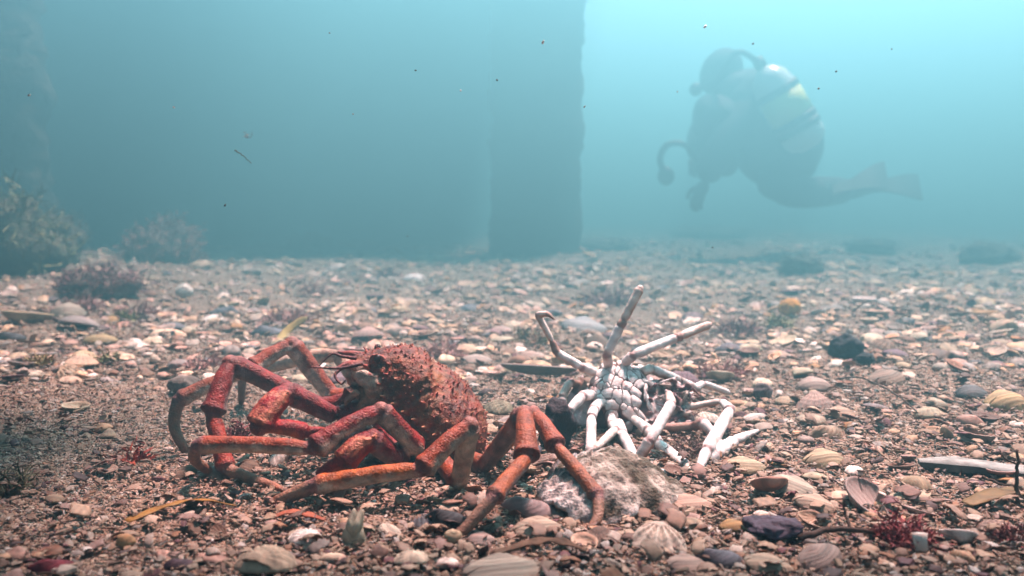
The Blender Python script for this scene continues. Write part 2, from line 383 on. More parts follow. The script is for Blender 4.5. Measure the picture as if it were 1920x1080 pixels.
# face: eye socket, mouth plates, dark gap under the shell edge
eye_p, te_, pe_ = on_body(708, 676); en = body_n(te_, pe_); pass
V, F, D_ = blob(eye_p - fw*.001, fw*.0062, sv*.003, dv*.0052, 2); red.add(V, F, (.16, .03, .025))
for a_ in np.linspace(0, 2*np.pi, 12, endpoint=False):
    ball(red, eye_p + fw*.0058*np.cos(a_) + dv*.0048*np.sin(a_) + sv*.0008, .0016, (.36, .10, .07), 1)
mouth = on_body(690, 716)[0]
for (df, ds, dd, ra, rb, rc, cc) in ((.002, .002, .002, .0105, .0035, .0070, (.52, .44, .37)), (-.006, .003, -.001, .008, .004, .008, (.46, .36, .28)), (.006, -.006, .000, .009, .004, .008, (.42, .34, .28)), (-.018, .004, -.003, .009, .004, .008, (.42, .30, .19)), (-.030, .006, -.004, .010, .004, .007, (.36, .24, .14))):
    p = mouth + fw*df + sv*ds + dv*dd; V, F, D_ = blob(p, fw*ra, sv*rb, dv*rc, 3)
    V = V + D_*(.0008*vnoise(V, 300))[:, None]; red.add(V, F, np.array(cc)*(1+.25*vnoise(V, 200))[:, None])
for k in range(10):
    p = mouth + fw*rnd.uniform(-.012, .012) + sv*rnd.uniform(-.004, .008) - dv*rnd.uniform(.006, .012)
    q = spline([p, p - dv*.008 + fw*rnd.uniform(-.003, .006), p - dv*.016 + fw*rnd.uniform(-.004, .004)], 8); V, F, _ = tube(q, np.linspace(.0030, .0012, 8), 8); red.add(V, F, (.13, .03, .025) if k % 3 else (.34, .22, .16))
# flank below the shell edge, belly core for the legs to root in
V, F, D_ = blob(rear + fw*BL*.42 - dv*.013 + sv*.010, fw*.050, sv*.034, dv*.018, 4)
V = V + D_*(.0012*vnoise(V, 150))[:, None]; red.add(V, F, mixc((.05, .022, .015), (.20, .13, .08), sst(-.2, .9, vnoise(V, 220))))  # shade under the shell edge put into the flank's dark colour
core = rear + fw*BL*.50 - dv*.017
def root(k, side): return rear + fw*BL*k - dv*.014 + sv*side*.024
# legs: hip, knee, end of wrist, end of hand, tip (photo pixel, distance); J = joint colours
def leg(hip, knee, wrist, hand, tip, r, cols, dors=(0, -.12, 1), tipmid=None, rt=None):
    top, und, dtop = cols; h, k, w_, p = np.array(hip), np.array(knee), np.array(wrist), np.array(hand)
    rr = rt if rt is not None else h
    seg(red, rr, h + (k-h)*.12, r[0]*.95, r[0], top, GREYP, PURP, dors)
    seg(red, h, k, r[0]*.86, r[0]*1.05, top, und, PURP, dors, 1.06, seed=h[0]*90)
    ball(red, k, r[0]*.88, (.28, .12, .10)); ball(red, w_, r[2]*.85, (.16, .05, .05)); ball(red, p, r[3]*.95, (.20, .11, .11))
    seg(red, k, w_, r[1]*.80, r[1]*1.08, top, und, PURP, dors, 1.14, bow=.04, seed=k[0]*90+2)
    seg(red, w_, p, r[2]*.92, r[2]*1.04, dtop, und, (.20, .10, .11), dors, 1.15, bow=.02, seed=w_[0]*90+4)
    pts = [p] + ([np.array(tipmid)] if tipmid is not None else []) + [np.array(tip)]
    q = spline(pts, 26) if len(pts) > 2 else p + (np.array(tip)-p)*np.linspace(0, 1, 26)[:, None]
    s = np.linspace(0, 1, 26); R = r[3]*(.85+.15*sst(0, .1, s))*(1-.35*s)*np.sqrt(np.clip(1.0 - ((s-.8)/.215).clip(0, 1)**2, .02, 1))
    V, F, D_ = tube(q, R, 14); kk = D_ @ np.array((0, -.3, .95)) + .4*vnoise(V, 200); ss = np.repeat(s, 14)
    c = mixc((.22, .155, .14), (.28, .165, .12), sst(-.4, .5, kk)); c = mixc(c, (.24, .06, .022), sst(.45, 1.0, ss)*.75); c = mixc(c, (.2, .10, .10), 1-sst(.02, .1, ss))
    red.add(V, F, c)
WARM = (DORG, PALE, ORG)
# near side, front to back
leg(A((790, 848, .640)), A((714, 770, .624)), A((588, 842, .600)), A((370, 835, .615)), A((404, 892, .652)), (.0078, .0078, .0060, .0050), (RED, (.50, .44, .36), DORG), rt=root(.60, .8), tipmid=A((366, 862, .632)))
leg(A((858, 918, .624)), A((881, 797, .605)), A((791, 881, .584)), A((588, 911, .582)), A((492, 951, .590)), (.0072, .0074, .0062, .0055), (DORG, (.48, .42, .34), ORG), rt=root(.42, .9))
leg(A((899, 885, .662)), A((983, 775, .612)), A((988, 860, .572)), A((924, 935, .533)), A((837, 1030, .517)), (.0070, .0076, .0056, .0046), ((.26, .055, .018), GREYP, (.31, .08, .028)), rt=root(.26, .9))
leg(A((920, 862, .70)), A((1000, 774, .642)), A((1044, 838, .602)), A((1122, 934, .558)), A((1092, 1008, .537)), (.0066, .0066, .0050, .0042), ((.25, .05, .018), (.30, .19, .13), (.26, .08, .038)), rt=root(.16, .6), tipmid=A((1119, 975, .546)))
# far side
leg(A((628, 775, .715)), A((432, 681, .690)), A((398, 776, .664)), A((424, 880, .644)), A((532, 920, .619)), (.0080, .0082, .0066, .0050), (RED, GREYP, (.28, .026, .010)), rt=root(.74, -.2))
leg(A((636, 760, .765)), A((547, 645, .762)), A((474, 690, .742)), A((334, 750, .716)), A((353, 856, .708)), (.0082, .0074, .0064, .0056), ((.25, .04, .015), PALE, (.28, .065, .03)), rt=root(.62, -.7), tipmid=A((327, 800, .712)))
leg(A((690, 750, .80)), A((640, 668, .835)), A((585, 671, .85)), A((455, 700, .875)), A((452, 761, .888)), (.0080, .0072, .0074, .0050), ((.42, .28, .22), PALE, (.46, .36, .30)), rt=root(.45, -.8))
leg(A((760, 770, .78)), A((830, 720, .84)), A((860, 745, .87)), A((850, 765, .90)), A((846, 772, .92)), (.0070, .0066, .0055, .0045), ((.36, .08, .03), PALE, ORG), rt=root(.3, -.9))
# claws
def claw(hip, elbow, wrist, heel, tip, r, rt, tone, gape=.004):
    h, e, w_, p, q = [np.array(v_) for v_ in (hip, elbow, wrist, heel, tip)]
    dd = (0, -.35, .95)
    seg(red, rt, h, r[0], r[0], tone, DEEP, PURP, dd); seg(red, h, e, r[0]*.8, r[0]*1.1, DEEP, GREYP, PURP, dd, 1.05, seed=3)
    ball(red, e, r[0]*.95, (.18, .03, .03)); ball(red, w_, r[1]*.7, (.14, .03, .03))
    seg(red, e, w_, r[1]*.75, r[1]*1.12, tone, (.42, .03, .02), PURP, dd, 1.0, bow=.10, seed=8)
    for k in range(46):
        s = rnd.uniform(.1, .95); c_ = e + (w_-e)*s; a_ = rnd.uniform(-1.3, 1.3); n = np.array((math.sin(a_)*.7, -.75*math.cos(a_)-.2, .5)); n /= np.linalg.norm(n)
        ball(red, c_ + n*r[1]*1.02, rnd.uniform(.0007, .0013), (.55, .20, .12), 1)
    pl = w_ + (q-w_)*.55
    seg(red, w_, pl, r[2]*.7, r[2]*1.05, tone, (.50, .14, .05), (.2, .03, .03), dd, 1.0, bow=.06)
    ax = (q-w_)/np.linalg.norm(q-w_); sd_ = np.cross(ax, np.array(dd)); up = np.cross(sd_, ax)
    for sg in (1, -1):
        f = spline([pl - ax*.003, pl + ax*np.linalg.norm(q-pl)*.5 + up*sg*gape*.8, q + up*sg*gape*.15], 14); V, F, _ = tube(f, np.linspace(r[2]*.62, .0009, 14), 10); red.add(V, F, mixc(np.tile(tone, (len(V), 1)), (.58, .44, .40), np.repeat(sst(.7, 1, np.linspace(0, 1, 14)), 10)))
claw(A((632, 782, .675)), A((538, 735, .664)), A((486, 800, .642)), A((520, 808, .645)), A((645, 818, .662)), (.0082, .0105, .0068), root(.72, .2), (.24, .003, .004))
claw(A((748, 866, .630)), A((696, 822, .614)), A((644, 864, .604)), A((622, 880, .602)), A((572, 925, .607)), (.0085, .0100, .0070), root(.70, .7), (.18, .002, .004))
# feelers
for sg, (a_, b_, c_, d_) in ((1, ((680, 682, .640), (640, 690, .634), (612, 690, .630), (581, 688, .628))), (1, ((668, 672, .646), (640, 668, .642), (622, 664, .64), (598, 686, .636))), (-1, ((640, 690, .665), (628, 704, .66), (640, 720, .655), (648, 712, .65)))):
    q = spline([A(a_), A(b_), A(c_), A(d_)], 20); V, F, _ = tube(q, np.linspace(.0015, .0004, 20), 7); fine_bits.add(V, F, (.10, .012, .014))
V, F, c = smooth_remesh('spider_crab', red, .00085, None, 2, fine_bits)
c = c*np.array((.84, .72, .66)); base = np.array((-.10, .66, 0.))
crab = mesh_obj('spider_crab', V-base, F, M_crab, None, c); crab.location = base
tag(crab, 'live orange red spider crab with spiny shell, its legs folded on the gravel', 'crab')
V, F, D_ = blob(eye_p + en*.0030 - fw*.0008, fw*.0026, sv*.0026, dv*.0034, 3); mesh_obj('eye', V-base, F, M_eye, crab)
ef = eye_p + en*.0024; ef = ef - 2*sv*np.dot(ef-rear, sv); V, F, D_ = blob(ef - dv*.001, fw*.0024, sv*.0024, dv*.0030, 3); mesh_obj('eye', V-base, F, M_eye, crab)

# ------------------------------------------------------------------ the upturned white crab
wh = Soup(); bits = Soup()
WHT, WHS, SEAM, BRN = (.62, .56, .53), (.46, .37, .34), (.085, .022, .026), (.36, .13, .07)
bc = A((1178, 752, .792)); sn = np.array((-.10, -.80, .60)); sn /= np.linalg.norm(sn)
ma = A((1262, 790, .775)) - A((1112, 712, .80)); ma -= sn*np.dot(ma, sn); ma /= np.linalg.norm(ma); mb = np.cross(sn, ma)
V, F, D_ = blob(bc - sn*.030 + ma*.010, ma*.056, mb*.046, sn*.024, 4); V = V + D_*(.002*vnoise(V, 110))[:, None]
wh.add(V, F, mixc((.09, .045, .04), (.34, .24, .20), sst(-.3, .9, vnoise(V, 150))))
V, F, D_ = blob(bc - sn*.015 + ma*.004, ma*.046, mb*.034, sn*.012, 4); wh.add(V, F, mixc(SEAM, (.16, .06, .055), sst(-.3, .6, vnoise(V, 260))))
def on_plane(u, v, lift=0.):
    """a point of the breastplate seen at pixel of the close-up"""
    d = np.array(ray(1040+u/4.909, 650+v/4.909)); o = np.array(CAM); k = np.dot(bc + sn*lift - o, sn)/np.dot(d, sn); return o + d*k
PX = .792/FPX/4.909
plates = [(400, 345, 36, 30, -20), (436, 250, 46, 30, 10), (365, 308, 30, 22, -10), (415, 362, 38, 34, -25), (492, 325, 44, 40, 10), (575, 358, 46, 44, 10), (660, 388, 46, 30, 15), (745, 440, 42, 24, 35), (470, 375, 30, 26, 0),
          (497, 165, 52, 26, 0), (532, 215, 34, 44, -30), (575, 225, 20, 36, 20), (642, 150, 52, 30, 12), (632, 240, 36, 66, 8), (690, 205, 30, 24, 20), (715, 290, 38, 60, -35), (752, 245, 52, 28, 30), (800, 215, 26, 48, -10), (772, 345, 44, 30, -30), (745, 200, 30, 22, 0),
          (850, 320, 52, 16, 10), (835, 400, 14, 60, 0), (860, 500, 12, 50, -10), (905, 570, 14, 44, -15),
          (376, 430, 26, 46, -30), (405, 485, 46, 22, 10), (430, 520, 48, 18, 30), (490, 452, 50, 30, -10), (522, 560, 48, 36, -10), (524, 640, 40, 40, 0), (575, 475, 46, 52, -25), (655, 500, 36, 58, -25), (700, 620, 62, 34, 35), (735, 520, 42, 34, 30), (745, 600, 30, 20, 40), (800, 640, 58, 20, 45), (292, 445, 62, 34, 5), (340, 400, 26, 20, 0), (680, 720, 28, 24, 0), (870, 720, 24, 26, 0), (560, 415, 30, 16, 10), (640, 575, 26, 22, 30)]
gu_, gv_ = np.meshgrid(np.linspace(285, 930, 190), np.linspace(120, 770, 190), indexing='ij')
wob = np.stack([gu_, gv_, 0*gu_], -1); du_ = gu_ + 9*vnoise(wob, .03, 1) ; dv_ = gv_ + 9*vnoise(wob, .03, 5)
dist = []
for (u, v, a_, b_, an) in plates:
    r_ = math.radians(an); x_ = (du_-u)*math.cos(r_) + (dv_-v)*math.sin(r_); y_ = -(du_-u)*math.sin(r_) + (dv_-v)*math.cos(r_)
    dist.append((np.abs(x_/(a_*1.12))**2.6 + np.abs(y_/(b_*1.22))**2.6)**(1/2.6))
dist = np.sort(np.array(dist), axis=0); d1, d2 = dist[0], dist[1]
tile = sst(1.45, 1.1, d1)*sst(.015, .13, d2-d1)
cu, cv = (gu_-585)/330, (gv_-430)/330; dome = .005 - .010*(cu**2 + cv**2) + .0034*tile*(1-.35*np.clip(d1, 0, 1)**2) - .012*sst(1.15, 1.9, d1)
PB = np.empty(gu_.shape + (3,))
for i in range(190):
    for j in range(190): PB[i, j] = on_plane(gu_[i, j], gv_[i, j])
PB = PB + sn*dome[..., None]; PB = PB.reshape(-1, 3)
cb = mixc((.25, .105, .10), WHT, sst(.25, .7, tile).ravel()*sst(-1.25, -.4, vnoise(PB, 330))); cb = mixc(cb, (.40, .24, .21), .7*sst(.15, .8, vnoise(PB, 120, 3)))
PL = PB - sn*.004; n_ = 190*190; I_ = np.arange(n_).reshape(190, 190); keepq = (d1 < 1.75)
FB = []
for i in range(189):
    for j in range(189):
        if keepq[i, j] and keepq[i+1, j] and keepq[i, j+1] and keepq[i+1, j+1]: q = (I_[i, j], I_[i, j+1], I_[i+1, j+1], I_[i+1, j]); FB.append(q)
used = np.unique(np.array(FB)); remap = -np.ones(n_, int); remap[used] = np.arange(len(used))
bits.add(PB[used], [tuple(remap[list(q)]) for q in FB], cb[used])
def wleg(pts, r, cols=None, r_end=None, tipped=True):
    """a leg of straight pieces; r: radius, cols: shade for each piece"""
    for i in range(len(pts)-1):
        a_, b_ = np.array(pts[i]), np.array(pts[i+1]); last = i == len(pts)-2
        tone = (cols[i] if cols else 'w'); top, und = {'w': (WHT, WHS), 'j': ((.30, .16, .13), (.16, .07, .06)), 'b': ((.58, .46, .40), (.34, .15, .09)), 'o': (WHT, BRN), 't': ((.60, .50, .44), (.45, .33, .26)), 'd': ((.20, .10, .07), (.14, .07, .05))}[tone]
        ra = r[i]*.80; rb = r[i+1]*.80 if i+1 < len(r) else r[i]*.64
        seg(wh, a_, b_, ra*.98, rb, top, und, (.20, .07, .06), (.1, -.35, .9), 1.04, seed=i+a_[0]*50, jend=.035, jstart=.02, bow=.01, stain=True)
        ball(wh, b_, rb*.80, (.24, .12, .11) if not last else top)
m_ = .0010
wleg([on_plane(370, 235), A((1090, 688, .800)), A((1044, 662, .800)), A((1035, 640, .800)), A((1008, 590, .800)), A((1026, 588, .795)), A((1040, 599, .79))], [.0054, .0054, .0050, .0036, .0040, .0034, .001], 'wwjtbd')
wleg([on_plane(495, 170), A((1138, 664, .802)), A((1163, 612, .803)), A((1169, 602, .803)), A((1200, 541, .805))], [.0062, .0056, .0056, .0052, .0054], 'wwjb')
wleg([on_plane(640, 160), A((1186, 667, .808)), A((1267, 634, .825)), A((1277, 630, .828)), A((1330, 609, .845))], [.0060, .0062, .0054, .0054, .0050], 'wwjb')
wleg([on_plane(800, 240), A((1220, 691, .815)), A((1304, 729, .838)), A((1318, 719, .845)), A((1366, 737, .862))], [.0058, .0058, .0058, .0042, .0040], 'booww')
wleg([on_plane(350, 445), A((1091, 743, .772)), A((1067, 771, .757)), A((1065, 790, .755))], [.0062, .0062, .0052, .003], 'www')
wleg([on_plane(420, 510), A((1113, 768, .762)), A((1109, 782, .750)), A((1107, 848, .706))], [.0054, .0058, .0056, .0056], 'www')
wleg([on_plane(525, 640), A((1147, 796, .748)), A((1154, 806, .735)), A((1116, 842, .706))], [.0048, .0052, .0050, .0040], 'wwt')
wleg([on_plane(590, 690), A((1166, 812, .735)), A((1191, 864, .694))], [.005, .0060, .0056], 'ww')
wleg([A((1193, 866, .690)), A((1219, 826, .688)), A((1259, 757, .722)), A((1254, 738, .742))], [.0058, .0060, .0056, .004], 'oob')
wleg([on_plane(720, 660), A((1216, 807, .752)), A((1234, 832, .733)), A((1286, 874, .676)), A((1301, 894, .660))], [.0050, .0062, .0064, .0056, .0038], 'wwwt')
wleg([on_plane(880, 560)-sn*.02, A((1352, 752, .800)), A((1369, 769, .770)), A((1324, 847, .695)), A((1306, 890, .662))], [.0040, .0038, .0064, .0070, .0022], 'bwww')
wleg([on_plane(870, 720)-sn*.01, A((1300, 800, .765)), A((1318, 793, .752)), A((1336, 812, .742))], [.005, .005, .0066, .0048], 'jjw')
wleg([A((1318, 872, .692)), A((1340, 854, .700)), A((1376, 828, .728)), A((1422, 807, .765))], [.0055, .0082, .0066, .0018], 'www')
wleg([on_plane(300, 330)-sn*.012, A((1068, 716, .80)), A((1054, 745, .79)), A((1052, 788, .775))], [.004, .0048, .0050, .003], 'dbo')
# pale sheet of the shell lining at the tail end
q0 = [A((1092, 700, .812)), A((1064, 742, .800)), A((1066, 785, .79)), A((1096, 800, .785)), A((1112, 770, .79)), A((1106, 735, .80))]
V = np.array(q0 + [p - sn*.0025 for p in q0]); wh.add(V, [tuple(range(6)), tuple(range(11, 5, -1))] + [(i, i+6, (i+1) % 6+6, (i+1) % 6) for i in range(6)], (.50, .48, .48))
for k in range(130):
    u, v = rnd.uniform(820, 1260), rnd.uniform(330, 860); p = on_plane(u, v, -.016+rnd.uniform(-.006, .006)); p[2] = max(p[2], .004)
    q = spline([p, p + np.array((rnd.uniform(-.008, .008), rnd.uniform(-.010, -.002), rnd.uniform(-.004, .008))), p + np.array((rnd.uniform(-.014, .014), rnd.uniform(-.014, 0), rnd.uniform(-.008, .010)))], 8)
    V, F, _ = tube(q, np.linspace(rnd.uniform(.0014, .0034), .0006, 8), 7); wh.add(V, F, rnd.choice([(.13, .05, .05), (.20, .10, .09), (.08, .03, .035), (.30, .24, .20), (.5, .42, .40)]))
V, F, c = smooth_remesh('crab_carcass', wh, .00085, None, 1, bits)
base = np.array((.115, .78, 0.))
wcrab = mesh_obj('crab_carcass', V-base, F, M_pale, None, c); wcrab.location = base
tag(wcrab, 'bleached white dead crab lying on its back with legs in the air', 'crab')
# the loose segment in front of it
sp = Soup(); keep = wh; wh = sp
wleg([A((1200, 876, .672)), A((1222, 882, .664)), A((1276, 902, .648))], [.0052, .0062, .0030], 'jw')
wh = keep
V, F, c = sp.arrays(); base = V.mean(0); o = mesh_obj('crab_limb', V-base, F, M_pale, None, c); o.location = base
tag(o, 'loose white leg piece lying on the gravel below the white crab, right of the oyster', 'crab leg')

# ------------------------------------------------------------------ shells
def disc_grid(nr, na):
    r = np.linspace(0, 1, nr+1)[1:]; th = np.linspace(0, 2*np.pi, na, endpoint=False)
    Rr, Th = np.meshgrid(r, th, indexing='ij')
    F = [(0, 1+i, 1+(i+1) % na) for i in range(na)]
    for j in range(nr-1):
        for i in range(na): F.append((1+j*na+i, 1+(j+1)*na+i, 1+(j+1)*na+(i+1) % na, 1+j*na+(i+1) % na))
    return np.concatenate([[0], Rr.ravel()]), np.concatenate([[0], Th.ravel()]), F
def valve(kind, nr=10, na=32, seed=0, broken=0.):
    """one shell valve, unit length along x, dome up. returns V, F, base shade (bands), closed with a thin wall"""
    r, th, F = disc_grid(nr, na)
    L, W, H, ribs, ra = {'cockle': (.50, .45, .28, 24, .020), 'clam': (.50, .36, .19, 0, 0), 'venus': (.50, .42, .24, 0, 0), 'mussel': (.50, .23, .20, 0, 0), 'limpet': (.50, .38, .26, 18, .01), 'scallop': (.50, .48, .12, 16, .02), 'razor': (.50, .11, .07, 0, 0)}[kind]
    out = 1 + .025*np.sin(2*th+seed) + .02*np.sin(3*th+1.7*seed) + .012*np.sin(5*th+seed)
    x, y = r*np.cos(th)*L*out, r*np.sin(th)*W*out
    if kind in ('clam', 'venus'): x = x*(1 + .18*y/W); y = y + .10*W*(x/L)**2*np.sign(-y)*.6
    if kind == 'mussel': y = y*(.62 + .55*sst(-.5, .3, x)) + .08*(x/L)**2
    if kind == 'cockle' or kind == 'scallop': x = x*(1 - .12*sst(0, 1, y/W))
    ux, uy = (-.40*L, 0.0) if kind == 'mussel' else ((0, 0) if kind == 'limpet' else (-.05, .80*W))     # beak
    p = 1-r**2.2; z = H*np.clip(p, 0, 1)**.72
    du = np.hypot((x-ux)/L, (y-uy)/W); z = z + H*.30*np.exp(-(du/.35)**2)*np.clip(1-r**6, 0, 1)
    fi = np.arctan2(y-uy, x-ux)
    if ribs: z = z + ra*np.cos(fi*ribs)*np.clip(du*1.5, 0, 1)*np.clip(1.05-r**8, 0, 1)
    grow = du + .02*np.sin(4*fi+seed)
    z = z + .006*np.sin(grow*30+seed)*np.clip(r*3, 0, 1)*H*3
    band = .80 + .20*np.sin(grow*9+seed*2) + .10*np.sin(grow*30+seed+2.6) + (.14*np.cos(fi*ribs) if ribs else 0)
    if broken > 0:
        a0 = seed*1.7; cut = sst(.25, .6, np.cos(th-a0) - .25*np.sin(9*th+seed)*.4)*broken; f = 1-cut*r
        x, y = x*f, y*f
    V = np.stack([x, y, z], -1); inn = V*np.array((.95, .95, .88)) - np.array((0, 0, .018)); n = len(V)
    rim0 = 1+(nr-1)*na; Fi = [tuple(i+n for i in f[::-1]) for f in F]
    Fr = [(rim0+i, n+rim0+i, n+rim0+(i+1) % na, rim0+(i+1) % na) for i in range(na)]
    col = np.concatenate([np.stack([band, band*(.97), band*.94], -1), np.stack([1.08+0*band, 1.02+0*band, 1.0+0*band], -1)*(.92+.08*band)[:, None]])
    beak = np.exp(-(du/.3)**2); col[:n] = mixc(col[:n], (1.15, 1.1, 1.08), .5*beak)
    return np.concatenate([V, inn]), F + Fi + Fr, np.clip(col*.85, 0, 1.1)
PALETTE = {'tan': (.58, .40, .26), 'pink': (.56, .36, .29), 'grey': (.40, .33, .29), 'white': (.82, .74, .67), 'cream': (.70, .56, .42), 'orange': (.50, .26, .10), 'brown': (.24, .135, .09), 'purple': (.20, .11, .12), 'slate': (.13, .13, .15), 'black': (.035, .034, .036), 'green': (.36, .31, .21), 'maroon': (.20, .035, .035)}
MESHES = {}
def shell_mesh(kind, hi=False, seed=0, broken=0.):
    key = (kind, hi, seed, broken)
    if key not in MESHES:
        V, F, c = valve(kind, 22 if hi else 10, 84 if hi else 34, seed, broken)
        me = bpy.data.meshes.new(kind+'_shell'); me.from_pydata([tuple(v) for v in V], [], F); me.update()
        me.polygons.foreach_set('use_smooth', np.ones(len(me.polygons), bool)); set_col(me, c); me.materials.append(M_shell); MESHES[key] = me
    return MESHES[key]
def shell(kind, p, size, rot, colr, label, cat='shell', group=None, hi=False, seed=0, broken=0., name=None, zs=1.):
    o = bpy.data.objects.new(name or kind+'_shell', shell_mesh(kind, hi, seed, broken)); C.objects.link(o)
    o.location = p; o.scale = (size, size, size*zs); o.rotation_euler = rot
    o.color = (*(PALETTE[colr] if isinstance(colr, str) else colr), 1); return tag(o, label, cat, group)
R_ = math.radians
def put(kind, px, py, wpx, colr, label, tilt=(0, 0), yaw=0, lift=.0, up=True, Y=None, **kw):
    p = gnd(px, py); s = wpx*p.y/FPX; p.z += lift*s
    if not up: p.z += .16*s
    rx, ry = R_(tilt[0]), R_(tilt[1])
    return shell(kind, p, s, (rx + (0 if up else math.pi), ry, R_(yaw)), colr, label, hi=wpx > 55, **kw)
